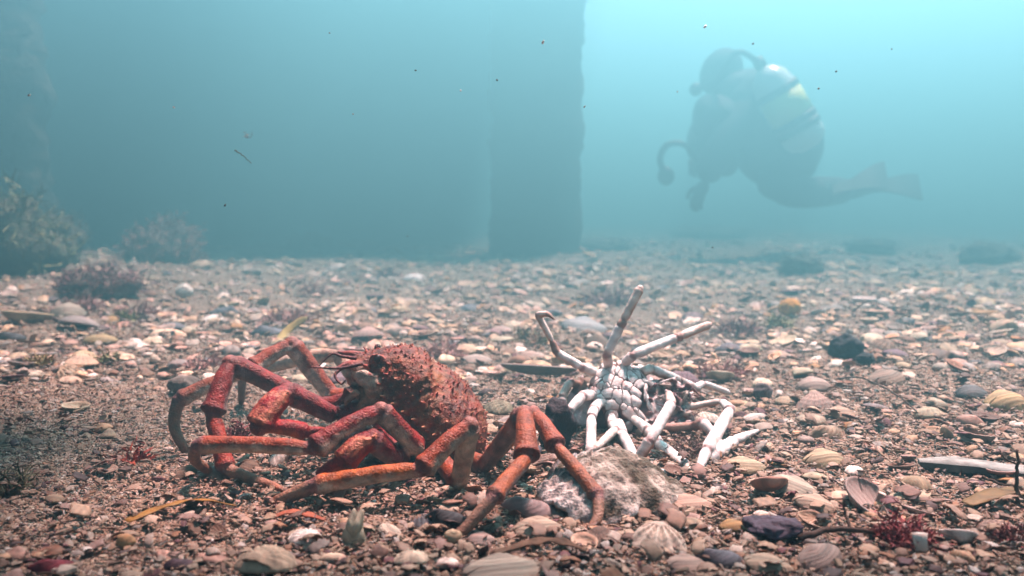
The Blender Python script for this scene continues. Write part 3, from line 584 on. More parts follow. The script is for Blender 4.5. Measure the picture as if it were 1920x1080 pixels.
big = [
 ('cockle', 498, 1062, 132, (.47, .34, .24), 'large tan shell with a worn pale top, at the bottom left of the red crab', dict(tilt=(10, 4), yaw=160, seed=3)),
 ('cockle', 572, 1012, 66, 'white', 'round white cockle shell right of the large tan shell at the bottom', dict(yaw=200, seed=1, lift=.02)),
 ('mussel', 990, 962, 112, (.30, .22, .21), 'brown grey shell between the two front legs of the red crab', dict(tilt=(14, 6), yaw=-12, seed=2, lift=.04)),
 ('clam', 1012, 1000, 108, (.46, .35, .26), 'tan half shell with a pale pointed end, in front of the brown grey shell', dict(tilt=(22, 4), yaw=-8, seed=5)),
 ('scallop', 1235, 1022, 112, (.66, .55, .45), 'cream shell with fine ribs below the big oyster shell', dict(tilt=(24, 8), yaw=-14, seed=4, zs=2.0)),
 ('clam', 945, 1082, 165, (.46, .36, .28), 'broad tan shell with a purple patch at the bottom edge under the crab foot', dict(tilt=(12, 0), yaw=6, seed=1)),
 ('cockle', 772, 1052, 72, 'cream', 'ribbed cream cockle shell left of the crab foot at the bottom', dict(tilt=(10, 0), yaw=190, seed=8)),
 ('clam', 1546, 866, 84, (.47, .35, .22), 'smooth oval tan clam shell on open sand right of the white crab', dict(tilt=(8, 0), yaw=6, seed=6, zs=1.35)),
 ('cockle', 1602, 886, 42, 'white', 'small round white shell just below the smooth tan clam', dict(yaw=40, seed=2)),
 ('clam', 1395, 876, 84, (.46, .35, .23), 'flat tan clam shell under the pointed white claw', dict(tilt=(6, 0), yaw=-8, seed=9)),
 ('clam', 1440, 925, 82, (.46, .25, .19), 'pinkish shell lying open side up on the pile right of the oyster', dict(up=False, tilt=(-38, 8), yaw=20, seed=3, lift=.10)),
 ('clam', 1490, 922, 92, (.42, .37, .29), 'pale grey shell leaning on the pinkish open shell', dict(tilt=(16, 18), yaw=-30, seed=7, lift=.05)),
 ('cockle', 1326, 790, 56, (.62, .56, .48), 'whitish domed shell behind the right side of the white crab', dict(yaw=10, seed=5)),
 ('venus', 1888, 760, 84, (.52, .34, .17), 'orange tan clam shell at the right edge of the view', dict(tilt=(8, 0), yaw=12, seed=2, zs=1.3)),
 ('venus', 1822, 742, 62, (.11, .11, .11), 'dark grey shell left of the orange tan clam at the right edge', dict(yaw=-15, seed=4, zs=1.3)),
 ('cockle', 1796, 1012, 74, (.68, .60, .54), 'white cupped shell lying hollow side up right of the red weed', dict(up=False, tilt=(-30, 6), yaw=-6, seed=6, lift=.02)),
 ('mussel', 1345, 1052, 104, (.13, .13, .15), 'blue grey curved mussel shell at the bottom right of the cream ribbed shell', dict(tilt=(6, 0), yaw=-4, seed=3)),
 ('clam', 1716, 932, 94, (.44, .33, .23), 'flat sand dusted shell lying above the red weed', dict(yaw=4, seed=2, zs=.6)),
 ('razor', 1010, 712, 150, (.17, .14, .12), 'long dark rimmed half shell lying open behind the raised leg of the white crab', dict(up=False, tilt=(-14, 2), yaw=-8, seed=4, zs=1.4)),
 ('mussel', 502, 626, 66, 'slate', 'blue grey mussel shell beside the yellow brown weed blade', dict(yaw=5, seed=2)),
 ('mussel', 424, 588, 60, 'slate', 'slate blue mussel shell among pale shells in the left middle distance', dict(yaw=170, seed=7)),
 ('cockle', 346, 557, 32, 'white', 'small white shell standing on edge in the left middle distance', dict(tilt=(65, 0), yaw=12, seed=2, lift=.35)),
 ('venus', 56, 602, 92, (.46, .33, .2), 'large tan shell lying open at the left edge of the view', dict(up=False, tilt=(-10, 5), yaw=5, seed=3)),
 ('mussel', 18, 636, 60, 'black', 'black mussel shell on the gravel at the left edge', dict(yaw=5, seed=5)),
 ('venus', 128, 588, 66, (.40, .31, .24), 'rounded grey tan shell right of the open shell at the left edge', dict(tilt=(10, 4), yaw=15, seed=3, zs=1.3)),
 ('clam', 146, 614, 84, (.34, .27, .25), 'grey shell with a dark gap under its lip in the left middle distance', dict(tilt=(-18, 4), yaw=-10, seed=8, lift=.06)),
 ('clam', 188, 640, 68, (.40, .27, .13), 'ochre shell half sunk in the fine gravel at left', dict(yaw=-6, seed=2)),
 ('clam', 1290, 950, 96, (.44, .28, .21), 'flat pink brown shell at the right end of the oyster', dict(tilt=(10, 0), yaw=8, seed=2)),
 ('venus', 1526, 727, 68, (.42, .30, .25), 'pink grey shell with a bored hole, right of the white crab legs', dict(yaw=-8, seed=5, zs=1.2)),
 ('venus', 1580, 780, 64, (.42, .27, .19), 'rusty pink shell on the sand beyond the smooth tan clam', dict(tilt=(14, 10), yaw=18, seed=7)),
 ('clam', 1665, 712, 78, (.27, .18, .13), 'broad brown shell in the middle distance at right', dict(tilt=(20, -8), yaw=20, seed=4)),
 ('cockle', 1430, 722, 44, 'cream', 'cream cockle shell beyond the dark tipped leg of the white crab', dict(yaw=30, seed=4)),
 ('venus', 1350, 712, 56, (.56, .46, .34), 'cream cupped shell beyond the right legs of the white crab', dict(up=False, tilt=(-30, 5), seed=3)),
 ('clam', 1095, 620, 92, (.33, .33, .33), 'broad grey shell raised at its edge, left of the tallest white leg', dict(tilt=(16, 10), yaw=-8, seed=6, lift=.04)),
 ('cockle', 860, 672, 0, 'white', '', None),
 ('clam', 892, 678, 66, (.42, .31, .26), 'flat pinkish shell behind the spiny back of the red crab', dict(yaw=-6, seed=6)),
 ('cockle', 615, 547, 34, (.6, .5, .42), 'pale domed shell beside the pink weed tuft', dict(yaw=20, seed=3)),
 ('clam', 1540, 1055, 100, (.34, .24, .20), 'dark pink shell leaning in the litter at the bottom right', dict(tilt=(24, -14), yaw=25, seed=5, lift=.05)),
 ('clam', 1440, 1062, 92, (.48, .35, .25), 'pale tan shell at the bottom edge, right of the blue grey mussel', dict(tilt=(10, 6), yaw=-20, seed=8)),
 ('clam', 1290, 1062, 84, (.45, .31, .25), 'pinkish shell at the bottom edge just left of the blue grey mussel', dict(tilt=(14, 6), yaw=12, seed=4)),
 ('clam', 1530, 952, 84, (.46, .34, .25), 'arched tan shell above the forked brown twig', dict(tilt=(10, 14), yaw=-18, seed=3, zs=1.3)),
 ('clam', 850, 1018, 40, (.50, .37, .24), 'small amber shell standing on edge behind the front foot of the crab', dict(tilt=(70, 10), yaw=30, seed=4, lift=.3)),
 ('clam', 900, 1012, 60, (.40, .30, .26), 'dull pink shell lying flat beside the front foot of the crab', dict(tilt=(8, 4), yaw=-12, seed=6)),
 ('clam', 730, 1003, 62, (.56, .46, .36), 'cream bent shell piece left of the black mussel shell', dict(tilt=(20, 20), yaw=-40, seed=3, broken=.6)),
 ('clam', 232, 1030, 46, (.46, .25, .12), 'amber shell flake standing upright in the bottom left gravel', dict(tilt=(70, 0), yaw=4, seed=2, lift=.3, broken=.4)),
 ('mussel', 335, 1062, 66, (.10, .05, .06), 'dark purple mussel shell at the bottom left', dict(tilt=(0, 0), yaw=12, seed=5)),
 ('mussel', 100, 1068, 90, (.22, .02, .03), 'deep red shell flake at the bottom left corner', dict(tilt=(10, 10), yaw=25, seed=7)),
]
occupied = []
for kind, px, py, wpx, colr, lab, kw in big:
    if not lab: continue
    o = put(kind, px, py, wpx, colr, lab, **kw); occupied.append((o.location.x, o.location.y, o.scale[0]*.5))
# black mussel in the crab's shade, the split pale pod, the little white hinge
put('mussel', 835, 985, 92, 'black', 'black mussel shell in the shade under the red crab', tilt=(8, 0), yaw=-10, seed=3, lift=.05, zs=1.3)
def pair(name, p, size, kind, rots, colr, label, cat='shell', zs=1.):
    r = empty(name, p, label, cat)
    for rt in rots:
        o = bpy.data.objects.new('valve', shell_mesh(kind, True, 3)); C.objects.link(o); o.parent = r; o.scale = (size, size, size*zs); o.rotation_euler = rt; o.color = (*colr, 1)
        o.location = Vector((0, 0, size*.30))
    return r
p = gnd(664, 1018); pair('razor_shell', p, .026, 'mussel', ((R_(88), R_(82), R_(-10)), (R_(88), R_(104), R_(14))), (.50, .44, .32), 'pale split shell standing upright in front of the red crab')
p = gnd(848, 654); pair('hinged_shell', p, .022, 'razor', ((R_(30), R_(-28), R_(10)), (R_(30), R_(34), R_(-6))), (.74, .68, .70), 'small white hinged shell open like a V behind the red crab', zs=2)

# the big oyster
r, th, F = disc_grid(46, 150)
out = 1 + .05*np.sin(2*th+.6) + .05*np.sin(3*th+2.2) + .028*np.sin(7*th+1) + .020*np.sin(13*th+.5) + .014*np.sin(23*th+2)
out = out - .22*np.exp(-((np.angle(np.exp(1j*(th-5.45))))/.14)**2)*r + .10*np.exp(-((np.angle(np.exp(1j*(th-5.78))))/.13)**2)
x, y = r*np.cos(th)*.0475*out, r*np.sin(th)*.050*out
ux, uy = -.046, .012
du = np.hypot((x-ux)/.0475, (y-uy)/.05)/1.95
z = .022*np.clip(1-r**2.6, 0, 1)**.72 + .003*np.exp(-((x-.004)/.02)**2-((y-.02)/.02)**2)
lam = (du*9 + .35*np.sin(th*3) + .12*np.sin(th*9)) % 1.0; z = z + .0034*(lam-.5)*sst(.12, .5, r)*(.4+.8*sst(-.2, .9, -np.cos(th)))
P = np.stack([x, y, z], -1); z = z + .0016*vnoise(P, 120, 2)*sst(1.02, .9, r) + .0012*vnoise(P, 320, 5) + .0007*np.sin(np.arctan2(y-uy, x-ux)*30+3*np.sin(du*7))*sst(.1, .5, r) + .0020*np.sin(th*19+3*np.sin(th*4))*r**5
z = z + .0055*r**6*np.maximum(0, np.sin(th*5+.4))
P = np.stack([x, y, z], -1)
fi = np.arctan2(y-uy, x-ux)
c = mixc((.17, .14, .11), (.31, .27, .225), sst(-.4, .6, vnoise(P, 90, 1) + .5*np.sin(fi*24+2*np.sin(du*9))*.8))
c = mixc(c, (.46, .42, .385), sst(.45, -.75, np.cos(th)*r + .3*np.sin(th)*r)*.75*sst(.25, .7, r))
c = mixc(c, (.44, .41, .385), sst(.80, 1, r)*sst(.2, -.4, np.sin(th))*.8)
c = mixc(c, (.065, .052, .034), sst(-.05, .45, .8*vnoise(P, 60, 7) + .35*vnoise(P, 190, 3) + .7*np.exp(-((y-.016)/.022)**2-((x-.008)/.028)**2) - .25))
c = mixc(c, (.12, .12, .14), sst(.82, .99, lam)*sst(.35, .7, r)*sst(.3, -.4, np.cos(th))*.8)
inn = P*np.array((.97, .97, .90)) - np.array((0, 0, .0022)); n = len(P); rim0 = 1+45*150
Fo = F + [tuple(i+n for i in f[::-1]) for f in F] + [(rim0+i, n+rim0+i, n+rim0+(i+1) % 150, rim0+(i+1) % 150) for i in range(150)]
oy = mesh_obj('oyster_shell', np.concatenate([P, inn]), Fo, M_oyster, None, np.concatenate([c, np.tile((.5, .48, .46), (n, 1))]))
p = at(1145, 930, .596); oy.location = (p.x, .596, .0035); oy.rotation_euler = (R_(8), R_(7), R_(-14))
tag(oy, 'big rough grey oyster shell with a ruffled pale edge under the crab leg', 'oyster shell')
occupied += [(oy.location.x, oy.location.y, .05), (-.085, .66, .075), (.12, .76, .075)]

# stones, flotsam, weed
def stone(px, py, wpx, hpx, colr, label, name='stone', cat='stone', seed=0., rough=.12, m=None, sink=.12):
    p = gnd(px, py); V, F = ico(4); s = wpx*p.y/FPX*.5; h = hpx*p.y/FPX*.5
    k = 1 + rough*vnoise(V, 1.4, seed) + rough*.6*vnoise(V, 3.3, seed+4) + rough*.25*vnoise(V, 8, seed)
    V = V*k[:, None]*np.array((s, s*.85, h)); V[:, 2] += h*(1-sink)
    o = mesh_obj(name, V, F, m or M_stone, None, np.ones((len(V), 3))*(.9+.25*vnoise(V/s, 2.5, seed))[:, None]); o.location = p
    o.color = (*(PALETTE[colr] if isinstance(colr, str) else colr), 1); occupied.append((p.x, p.y, s)); return tag(o, label, cat)
stone(1586, 674, 58, 54, (.030, .036, .042), 'black rounded stone standing among pale shells at right', seed=2.6, rough=.26)
stone(1622, 684, 30, 24, (.035, .040, .042), 'small black stone touching the black rounded stone', seed=4.1, rough=.3)
stone(1480, 592, 40, 36, (.62, .25, .05), 'orange lump beside a white shell in the right middle distance', 'sponge', 'sponge', seed=5)
stone(1450, 1006, 98, 40, (.075, .058, .075), 'purple black encrusted stone lying right of the cream ribbed shell', seed=7, rough=.3)
stone(1042, 834, 62, 84, (.035, .025, .028), 'black fuzzy lump behind the rear legs of the red crab', 'encrusted_stone', 'stone', seed=9, rough=.3)
stone(345, 735, 60, 40, (.16, .12, .10), 'grey brown stone on the gravel left of the red crab', seed=4, sink=.4)
stone(1430, 748, 36, 32, (.13, .10, .10), 'small dark stone beyond the right legs of the white crab', seed=6)
stone(1052, 596, 0.1, .1, 'grey', '', seed=1) if False else None
def ribbon(name, pts, wid, colr, label, cat, m=None, n=24, thick=.0006, twist=0., wavy=.15, tip=.25):
    q = spline(pts, n); T, U, W = frames(q); s = np.linspace(0, 1, n); V = []; F = []
    for i in range(n):
        a_ = twist*s[i]; d = W[i]*math.cos(a_) + U[i]*math.sin(a_); nn = np.cross(T[i], d); ww = wid*.5*(tip + (1-tip)*math.sin(math.pi*min(1, s[i]*.9+.05))**.6)*(1+wavy*math.sin(s[i]*19))
        for k in (-1, -.4, .4, 1): V.append(q[i] + d*ww*k + nn*wavy*ww*.5*math.sin(s[i]*25+k*2))
        for k in (1, .4, -.4, -1): V.append(q[i] + d*ww*k + nn*(wavy*ww*.5*math.sin(s[i]*25+k*2) + thick))
    for i in range(n-1):
        for k in range(8): F.append((i*8+k, i*8+(k+1) % 8, (i+1)*8+(k+1) % 8, (i+1)*8+k))
    F += [tuple(range(8))[::-1], tuple(range((n-1)*8, n*8))]
    V = np.array(V); base = np.array((q[0][0], q[0][1], q[0][2])); c = np.tile(colr, (len(V), 1))*(1+.25*vnoise(V, 90))[:, None]
    o = mesh_obj(name, V-base, F, m or M_weed, None, np.clip(c, 0, 1)); o.location = base; return tag(o, label, cat)
def G(px, py, lift=0.): p = gnd(px, py); p.z += lift; return p
ribbon('kelp_strip', [G(238, 985, .003), G(300, 965, .005), G(370, 955, .007), G(440, 958, .004)], .012, (.22, .10, .022), 'yellow brown strip of kelp lying on the gravel at lower left', 'kelp', twist=.5)
ribbon('upright_weed', [G(520, 640, 0), G(535, 636, .010), G(556, 634, .022), G(576, 634, .030)], .017, (.30, .20, .07), 'yellow brown weed blade standing behind the top knee of the red crab', 'seaweed', wavy=.05)
ribbon('leaf', [G(1812, 952, .003), G(1850, 945, .006), G(1895, 938, .007), G(1930, 940, .004)], .016, (.13, .075, .030), 'brown curled leaf beside a thorny twig at the right edge', 'leaf')
ribbon('weed_strip', [G(500, 982, .003), G(550, 975, .006), G(610, 985, .004)], .006, (.24, .06, .03), 'rusty red strip of weed below the crab foot at lower left', 'seaweed')
ribbon('bark_strip', [G(925, 1046, .003), G(985, 1034, .005), G(1040, 1030, .006), G(1100, 1040, .003)], .008, (.11, .06, .038), 'brown curved strip of bark in front of the tan half shell', 'bark', m=M_wood, wavy=.25)
def slab(name, a_, b_, wid, th_, colr, label, cat):
    a_, b_ = np.array(a_), np.array(b_); n = 30; s = np.linspace(0, 1, n); ax = b_-a_; L = np.linalg.norm(ax); ax /= L; sd_ = np.cross((0, 0, 1), ax); V = []; F = []
    for i, t in enumerate(s):
        w_ = wid*(.45+.55*sst(0, .25, t))*(1+.06*math.sin(t*23)); c_ = a_ + ax*L*t
        for (k, z) in ((-.5, 0), (-.5, th_*.9), (-.2, th_*1.1), (.3, th_), (.5, th_*.8), (.5, 0)): V.append(c_ + sd_*w_*k + np.array((0, 0, z*(.7+.3*math.sin(t*5)))))
    for i in range(n-1):
        for k in range(6): F.append((i*6+k, i*6+(k+1) % 6, (i+1)*6+(k+1) % 6, (i+1)*6+k))
    F += [tuple(range(6))[::-1], tuple(range((n-1)*6, n*6))]; V = np.array(V)
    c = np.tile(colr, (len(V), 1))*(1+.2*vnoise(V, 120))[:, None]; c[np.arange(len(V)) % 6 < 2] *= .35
    o = mesh_obj(name, V-a_, F, M_wood, None, np.clip(c, 0, 1), False); o.location = a_; return tag(o, label, cat)
slab('driftwood', G(1722, 874, .001), G(1945, 892, .002), .026, .006, (.22, .22, .20), 'flat grey slab of driftwood with a dark edge at the right', 'driftwood')
def twig(name, paths, rads, colr, label, cat='twig', parent=None):
    sp = Soup()
    for pts, (r0, r1) in zip(paths, rads):
        q = spline(pts, 16); q[1:-1] += min(.0006, .35*r0)*rng.standard_normal((14, 3)); V, F, _ = tube(q, np.linspace(r0, r1, 16), 7); sp.add(V, F, np.tile(colr, (len(V), 1)))
    V, F, c = sp.arrays(); base = V[0].copy(); o = mesh_obj(name, V-base, F, M_wood, None, c); o.location = base; return tag(o, label, cat)
twig('twig', [[G(1500, 1022, .004), G(1560, 1010, .006), G(1620, 1012, .006), G(1660, 1016, .004)], [G(1594, 1011, .006), G(1584, 1000, .012), G(1578, 1000, .022)]], [(.0022, .0012), (.0011, .0006)], (.07, .045, .035), 'dark forked twig lying left of the red weed')
twig('twig', [[G(1905, 950, .002), G(1904, 945, .018), G(1902, 940, .036)], [G(1840, 925, .012), G(1880, 935, .010), G(1915, 940, .010)], [G(1903, 940, .026), G(1880, 940, .030), G(1868, 938, .036)]], [(.0016, .0009), (.0010, .0005), (.0008, .0003)], (.06, .04, .03), 'thorny brown twig standing at the right edge above the leaf')
twig('stalk', [[G(1570, 720, .006), G(1620, 745, .020), G(1690, 770, .012), G(1720, 782, .004)]], [(.0010, .0006)], (.07, .05, .04), 'thin bent dark stalk over the shells at right', 'twig')
p = gnd(1728, 1040); sp = Soup(); V, F, _ = tube(np.array([(0, 0, .0), (0, 0, .006), (.0005, 0, .0105)]), (.0036, .0040, .0046), 16); sp.add(V, F, (.55, .50, .43)); V, F, c = sp.arrays(); V[:, :] = V*np.array((1, .55, 1)) + .0004*vnoise(V, 300)[:, None]
o = mesh_obj('shell_tube', V, F, M_pale, None, c); o.location = (p.x, p.y, p.z+.002); o.rotation_euler = (R_(-12), R_(-6), 0); tag(o, 'pale tube shaped shell piece standing in front of the red weed tuft', 'shell piece')

def fronds(n, r, h, wid, colr, colr2, seed, curl=.6, seg_=7, branch=2, spread=1.0):
    """many thin branching ribbons rising from one foot, filling a rounded bushy volume"""
    g_ = random.Random(seed); V = []; F = []; K = []
    def strip(p, d, L, w_, c, lev):
        q = np.array(p); d = np.array(d, float); sd_ = np.cross(d, (g_.uniform(-1, 1), g_.uniform(-1, 1), g_.uniform(-1, 1))); sd_ /= np.linalg.norm(sd_)+1e-9; i0 = len(V)
        for k in range(seg_):
            s = k/(seg_-1); ww = w_*(1-.75*s)
            V.append(q - sd_*ww); V.append(q + sd_*ww); K.append(c); K.append(c)
            if k < seg_-1: F.append((i0+2*k, i0+2*k+1, i0+2*k+3, i0+2*k+2))
            if lev and k in (2, 3, 4) and g_.random() < .75: strip(q, d + np.array((g_.gauss(0, .7), g_.gauss(0, .7), g_.gauss(0, .5))), L*g_.uniform(.35, .6), w_*.75, c, lev-1)
            d = d + np.array((g_.gauss(0, curl*.35), g_.gauss(0, curl*.35), g_.gauss(0, curl*.3))); d /= np.linalg.norm(d); q = q + d*L/(seg_-1)
            if q[2] < .0005: q[2] = .0005+g_.random()*.001
    for _ in range(n):
        a_ = g_.uniform(0, 2*math.pi); e = math.asin(g_.uniform(.05, 1)); rr = g_.random()**.5*r*.45
        d = np.array((math.cos(a_)*math.cos(e)*spread, math.sin(a_)*math.cos(e)*spread, math.sin(e))); d /= np.linalg.norm(d)
        L = math.hypot(r*math.cos(e), h*math.sin(e))*g_.uniform(.6, 1.08); t = g_.random()
        strip((math.cos(a_)*rr, math.sin(a_)*rr, 0.), d, L, wid*g_.uniform(.6, 1.3), tuple(np.array(colr)*(1-t) + np.array(colr2)*t), branch)
    return np.array(V), F, np.array(K)
def tuft(px, py, wpx, hpx, c1, c2, label, n=40, seed=1, wid=.0008, branch=2, curl=.7, name='seaweed_tuft', group=None, Yoff=0):
    p = gnd(px, py); k = p.y/FPX; V, F, c = fronds(n, wpx*.5*k, hpx*k, wid, c1, c2, seed, curl, branch=branch)
    o = mesh_obj(name, V, F, M_weed, None, c); o.location = p; return tag(o, label, 'seaweed', group)
DR, DR2 = (.19, .028, .034), (.31, .085, .075); PK, PK2 = (.30, .12, .11), (.38, .20, .17); OL, OL2 = (.17, .15, .06), (.27, .24, .12)
tuft(1700, 1018, 104, 70, DR, DR2, 'dark red branching weed tuft on the sand at lower right', 150, 3, .0012)
tuft(243, 862, 90, 46, (.22, .02, .02), (.34, .06, .03), 'dark red weed scraps on the gravel left of the red crab', 26, 4, .0016, 1)
tuft(444, 828, 62, 60, (.13, .02, .025), (.2, .04, .04), 'maroon weed clump between the bent front legs of the red crab', 60, 5, .0012)
tuft(592, 552, 62, 44, PK, PK2, 'pink weed tuft standing alone in the left middle distance', 60, 6, .0016)
tuft(1290, 850, 74, 46, (.10, .04, .04), (.2, .14, .11), 'dark tangled weed caught under the right side of the white crab', 60, 21, .0009)
for i, (px, py, w_, h_, a_, b_, lab) in enumerate([
    (150, 562, 90, 26, PK, PK2, 'low pink weed patch above the shells at far left'), (260, 592, 90, 22, PK, PK2, 'thin pink weed between grey shells in the left middle distance'),
    (236, 582, 50, 24, OL, OL2, 'olive weed sprig on the shells in the left middle distance'), (540, 604, 100, 24, PK, PK2, 'pink weed fringe just beyond the yellow brown blade'),
    (830, 668, 84, 36, PK, PK2, 'pink weed around the white hinged shell'), (385, 690, 90, 20, PK, PK2, 'sparse pink weed on the fine gravel above the red crab'),
    (75, 682, 48, 22, (.25, .13, .04), OL2, 'rusty weed sprig on the gravel at far left'), (205, 676, 42, 30, OL, OL2, 'ochre weed sprig beside the ochre shell'),
    (1140, 570, 110, 34, (.17, .09, .09), PK, 'dull purple weed left of the tip of the tallest white leg'), (1380, 625, 90, 36, (.17, .08, .08), PK, 'dull purple weed right of the white claw tip'),
    (1350, 705, 100, 30, (.25, .11, .1), PK, 'reddish weed patch beyond the right legs of the white crab'), (1000, 640, 90, 30, OL, PK2, 'faded olive weed patch left of the hooked white leg'),
    (1460, 612, 60, 30, OL, OL2, 'olive weed under the orange lump'), (725, 520, 50, 20, PK, PK2, 'small faint pink weed in the hazy middle distance'),
    (1895, 1012, 90, 30, DR, (.2, .1, .08), 'dark red weed strands at the right edge below the leaf'), (12, 925, 130, 60, (.05, .045, .02), (.10, .08, .04), 'dark olive weed clump at the left edge of the gravel')]):
    tuft(px, py, w_, h_, a_, b_, lab, 90, 30+i, .0009*max(1.2, 1.6*gnd(px, py).y), 1)
# weed covered rocks towards the back
def weedrock(px, py, wpx, hpx, c1, c2, label, seed, n=150, name='weedy_rock', rock=(.17, .10, .08), hard=.62):
    p = gnd(px, py); k = p.y/FPX; s, h = wpx*.5*k, hpx*k
    r_ = empty(name, p, label, 'rock')
    V, F = ico(4); kk = 1 + .22*vnoise(V, 1.5, seed) + .14*vnoise(V, 3.6, seed+2) + .06*vnoise(V, 9, seed); V = V*kk[:, None]*np.array((s*.86, s*.75, h*hard)); V[:, 2] += h*.25
    mesh_obj('boulder', V, F, M_rock, r_, mixc(np.array(rock)*.6, np.array(rock)*1.2, sst(-.5, .5, vnoise(V, 14/s*.2, seed))))
    g_ = random.Random(seed); VV = []; FF = []; KK = []; off = 0
    for q in range(n):
        v = V[g_.randrange(len(V))]
        if v[2] < h*.05: continue
        a, f, c = fronds(3, s*.26, h*.36, s*.022, c1, c2, seed*99+q, .9, 5, 1); a = a + v - np.array((0, 0, h*.03)); VV.append(a); FF += [tuple(i+off for i in t_) for t_ in f]; KK.append(c); off += len(a)
    mesh_obj('fronds', np.concatenate(VV), FF, M_weed, r_, np.concatenate(KK)); occupied.append((p.x, p.y, s)); return r_
weedrock(306, 494, 150, 84, (.22, .09, .07), (.34, .16, .12), 'rounded rock furred with brown pink weed at left', 3, 420)
weedrock(185, 544, 150, 62, (.20, .075, .075), (.30, .12, .11), 'low rock covered in red weed in front of the furred rock at left', 5, 340, hard=.5)
weedrock(580, 474, 80, 40, (.18, .10, .09), (.26, .15, .12), 'small hazy weed covered rock behind the pink tuft', 7, 200)
weedrock(16, 512, 210, 172, (.10, .10, .04), (.21, .185, .085), 'tall mound of green weed at the left edge', 11, 330, 'weed_mound', (.10, .09, .06))
weedrock(112, 492, 100, 100, (.12, .10, .06), (.20, .14, .09), 'brown green weed hump right of the tall green mound', 13, 180, 'weed_mound', (.10, .08, .06))
weedrock(1500, 510, 96, 36, (.08, .08, .06), (.14, .12, .09), 'dark hazy weed hump under the diver', 17, 110, 'weed_mound', (.07, .07, .06))
weedrock(1850, 498, 112, 38, (.07, .07, .05), (.12, .11, .08), 'dark hazy weed hump at the far right', 19, 120, 'weed_mound', (.07, .07, .06))
weedrock(1632, 474, 110, 26, (.08, .08, .06), (.13, .12, .09), 'faint low weed hump between the two dark humps at right', 23, 90, 'weed_mound', (.07, .07, .06))
weedrock(1130, 470, 120, 26, (.09, .09, .08), (.14, .12, .1), 'faint low weed hump right of the foot of the broad piling', 27, 80, 'weed_mound', (.08, .08, .07))
weedrock(1330, 448, 150, 22, (.09, .09, .08), (.14, .12, .1), 'faintest weed hump far away left of the diver', 29, 80, 'weed_mound', (.08, .08, .07))

# ------------------------------------------------------------------ scattered shells: the 250 that show largest are objects, the rest one litter
KINDS = [('cockle', .30), ('venus', .28), ('clam', .26), ('mussel', .07), ('limpet', .05), ('scallop', .04)]
COLW = [('tan', .23), ('pink', .17), ('grey', .15), ('white', .09), ('cream', .17), ('orange', .03), ('brown', .08), ('purple', .04), ('slate', .03), ('green', .01)]
def pick(tab):
    u = rnd.random()*sum(q for _, q in tab)
    for k, q in tab:
        u -= q
        if u <= 0: return k
    return tab[0][0]
def patch(x, y): return .5 + .5*float(vnoise(np.array((x, y, 0.)), 2.2, 4.1))
cand = []
while len(cand) < 8500:
    y = .48*(9.0/.48)**(rnd.random()**.80); x = rnd.uniform(-1, 1)*(.72*y+.12)
    px = 960 + x/y*FPX
    fine_left = px < 640 and .50 < y < 1.0
    if fine_left and rnd.random() > .06: continue
    if y < 1.05 and px > 1380 and rnd.random() > .45: continue
    if .56 < y < 1.0 and 640 <= px <= 1380 and rnd.random() > .35: continue
    if rnd.random() > .35 + .75*patch(x, y): continue
    s = min(.050, max(.010, rnd.lognormvariate(math.log(.021 if y > .95 else .017), .40)))
    if y > 2.2: s *= rnd.uniform(1.0, 1.5)
    if any((x-a)**2 + ((y-b)*.9)**2 < (c_+s*.42)**2 for a, b, c_ in occupied): continue
    cand.append((s*FPX/y, x, y, s, pick(KINDS), pick(COLW)))
cand.sort(reverse=True)
NAMES_ = {'cockle': 'domed cockle', 'venus': 'rounded clam', 'clam': 'oval clam', 'mussel': 'narrow mussel', 'limpet': 'ridged limpet', 'scallop': 'flat fan'}
solo, litter, grid = [], [], {}
for q in cand:
    spx, x, y, s, k, c_ = q; px = 960 + x/y*FPX
    if len(solo) < 245 and -40 < px < 1960 and y > .5 and y < 4:
        if all((x-a)**2+(y-b)**2 > (s*.40+s2*.40)**2 for a, b, s2 in [(u[1], u[2], u[3]) for u in solo]): solo.append(q); continue
    litter.append(q)
def pose(s, flip):
    k = .12 if rnd.random() < .8 else .26
    g1, g2 = [max(-.32, min(.32, rnd.gauss(0, k))) for _ in (0, 1)]
    return (g1 + (math.pi if flip else 0), g2, rnd.uniform(0, 6.28))
for spx, x, y, s, k, c_ in solo:
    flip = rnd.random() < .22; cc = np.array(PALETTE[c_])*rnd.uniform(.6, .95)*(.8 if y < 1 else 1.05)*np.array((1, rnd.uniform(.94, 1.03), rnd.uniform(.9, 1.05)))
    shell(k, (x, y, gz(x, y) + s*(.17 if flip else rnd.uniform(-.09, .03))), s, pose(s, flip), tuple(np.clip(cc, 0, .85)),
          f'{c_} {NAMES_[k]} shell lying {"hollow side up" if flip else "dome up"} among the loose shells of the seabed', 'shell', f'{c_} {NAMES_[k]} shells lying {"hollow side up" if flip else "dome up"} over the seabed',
          hi=spx > 60, seed=rnd.randrange(1, 5), broken=rnd.choice([0, 0, .45, .6]), zs=rnd.uniform(.7, 1.15))
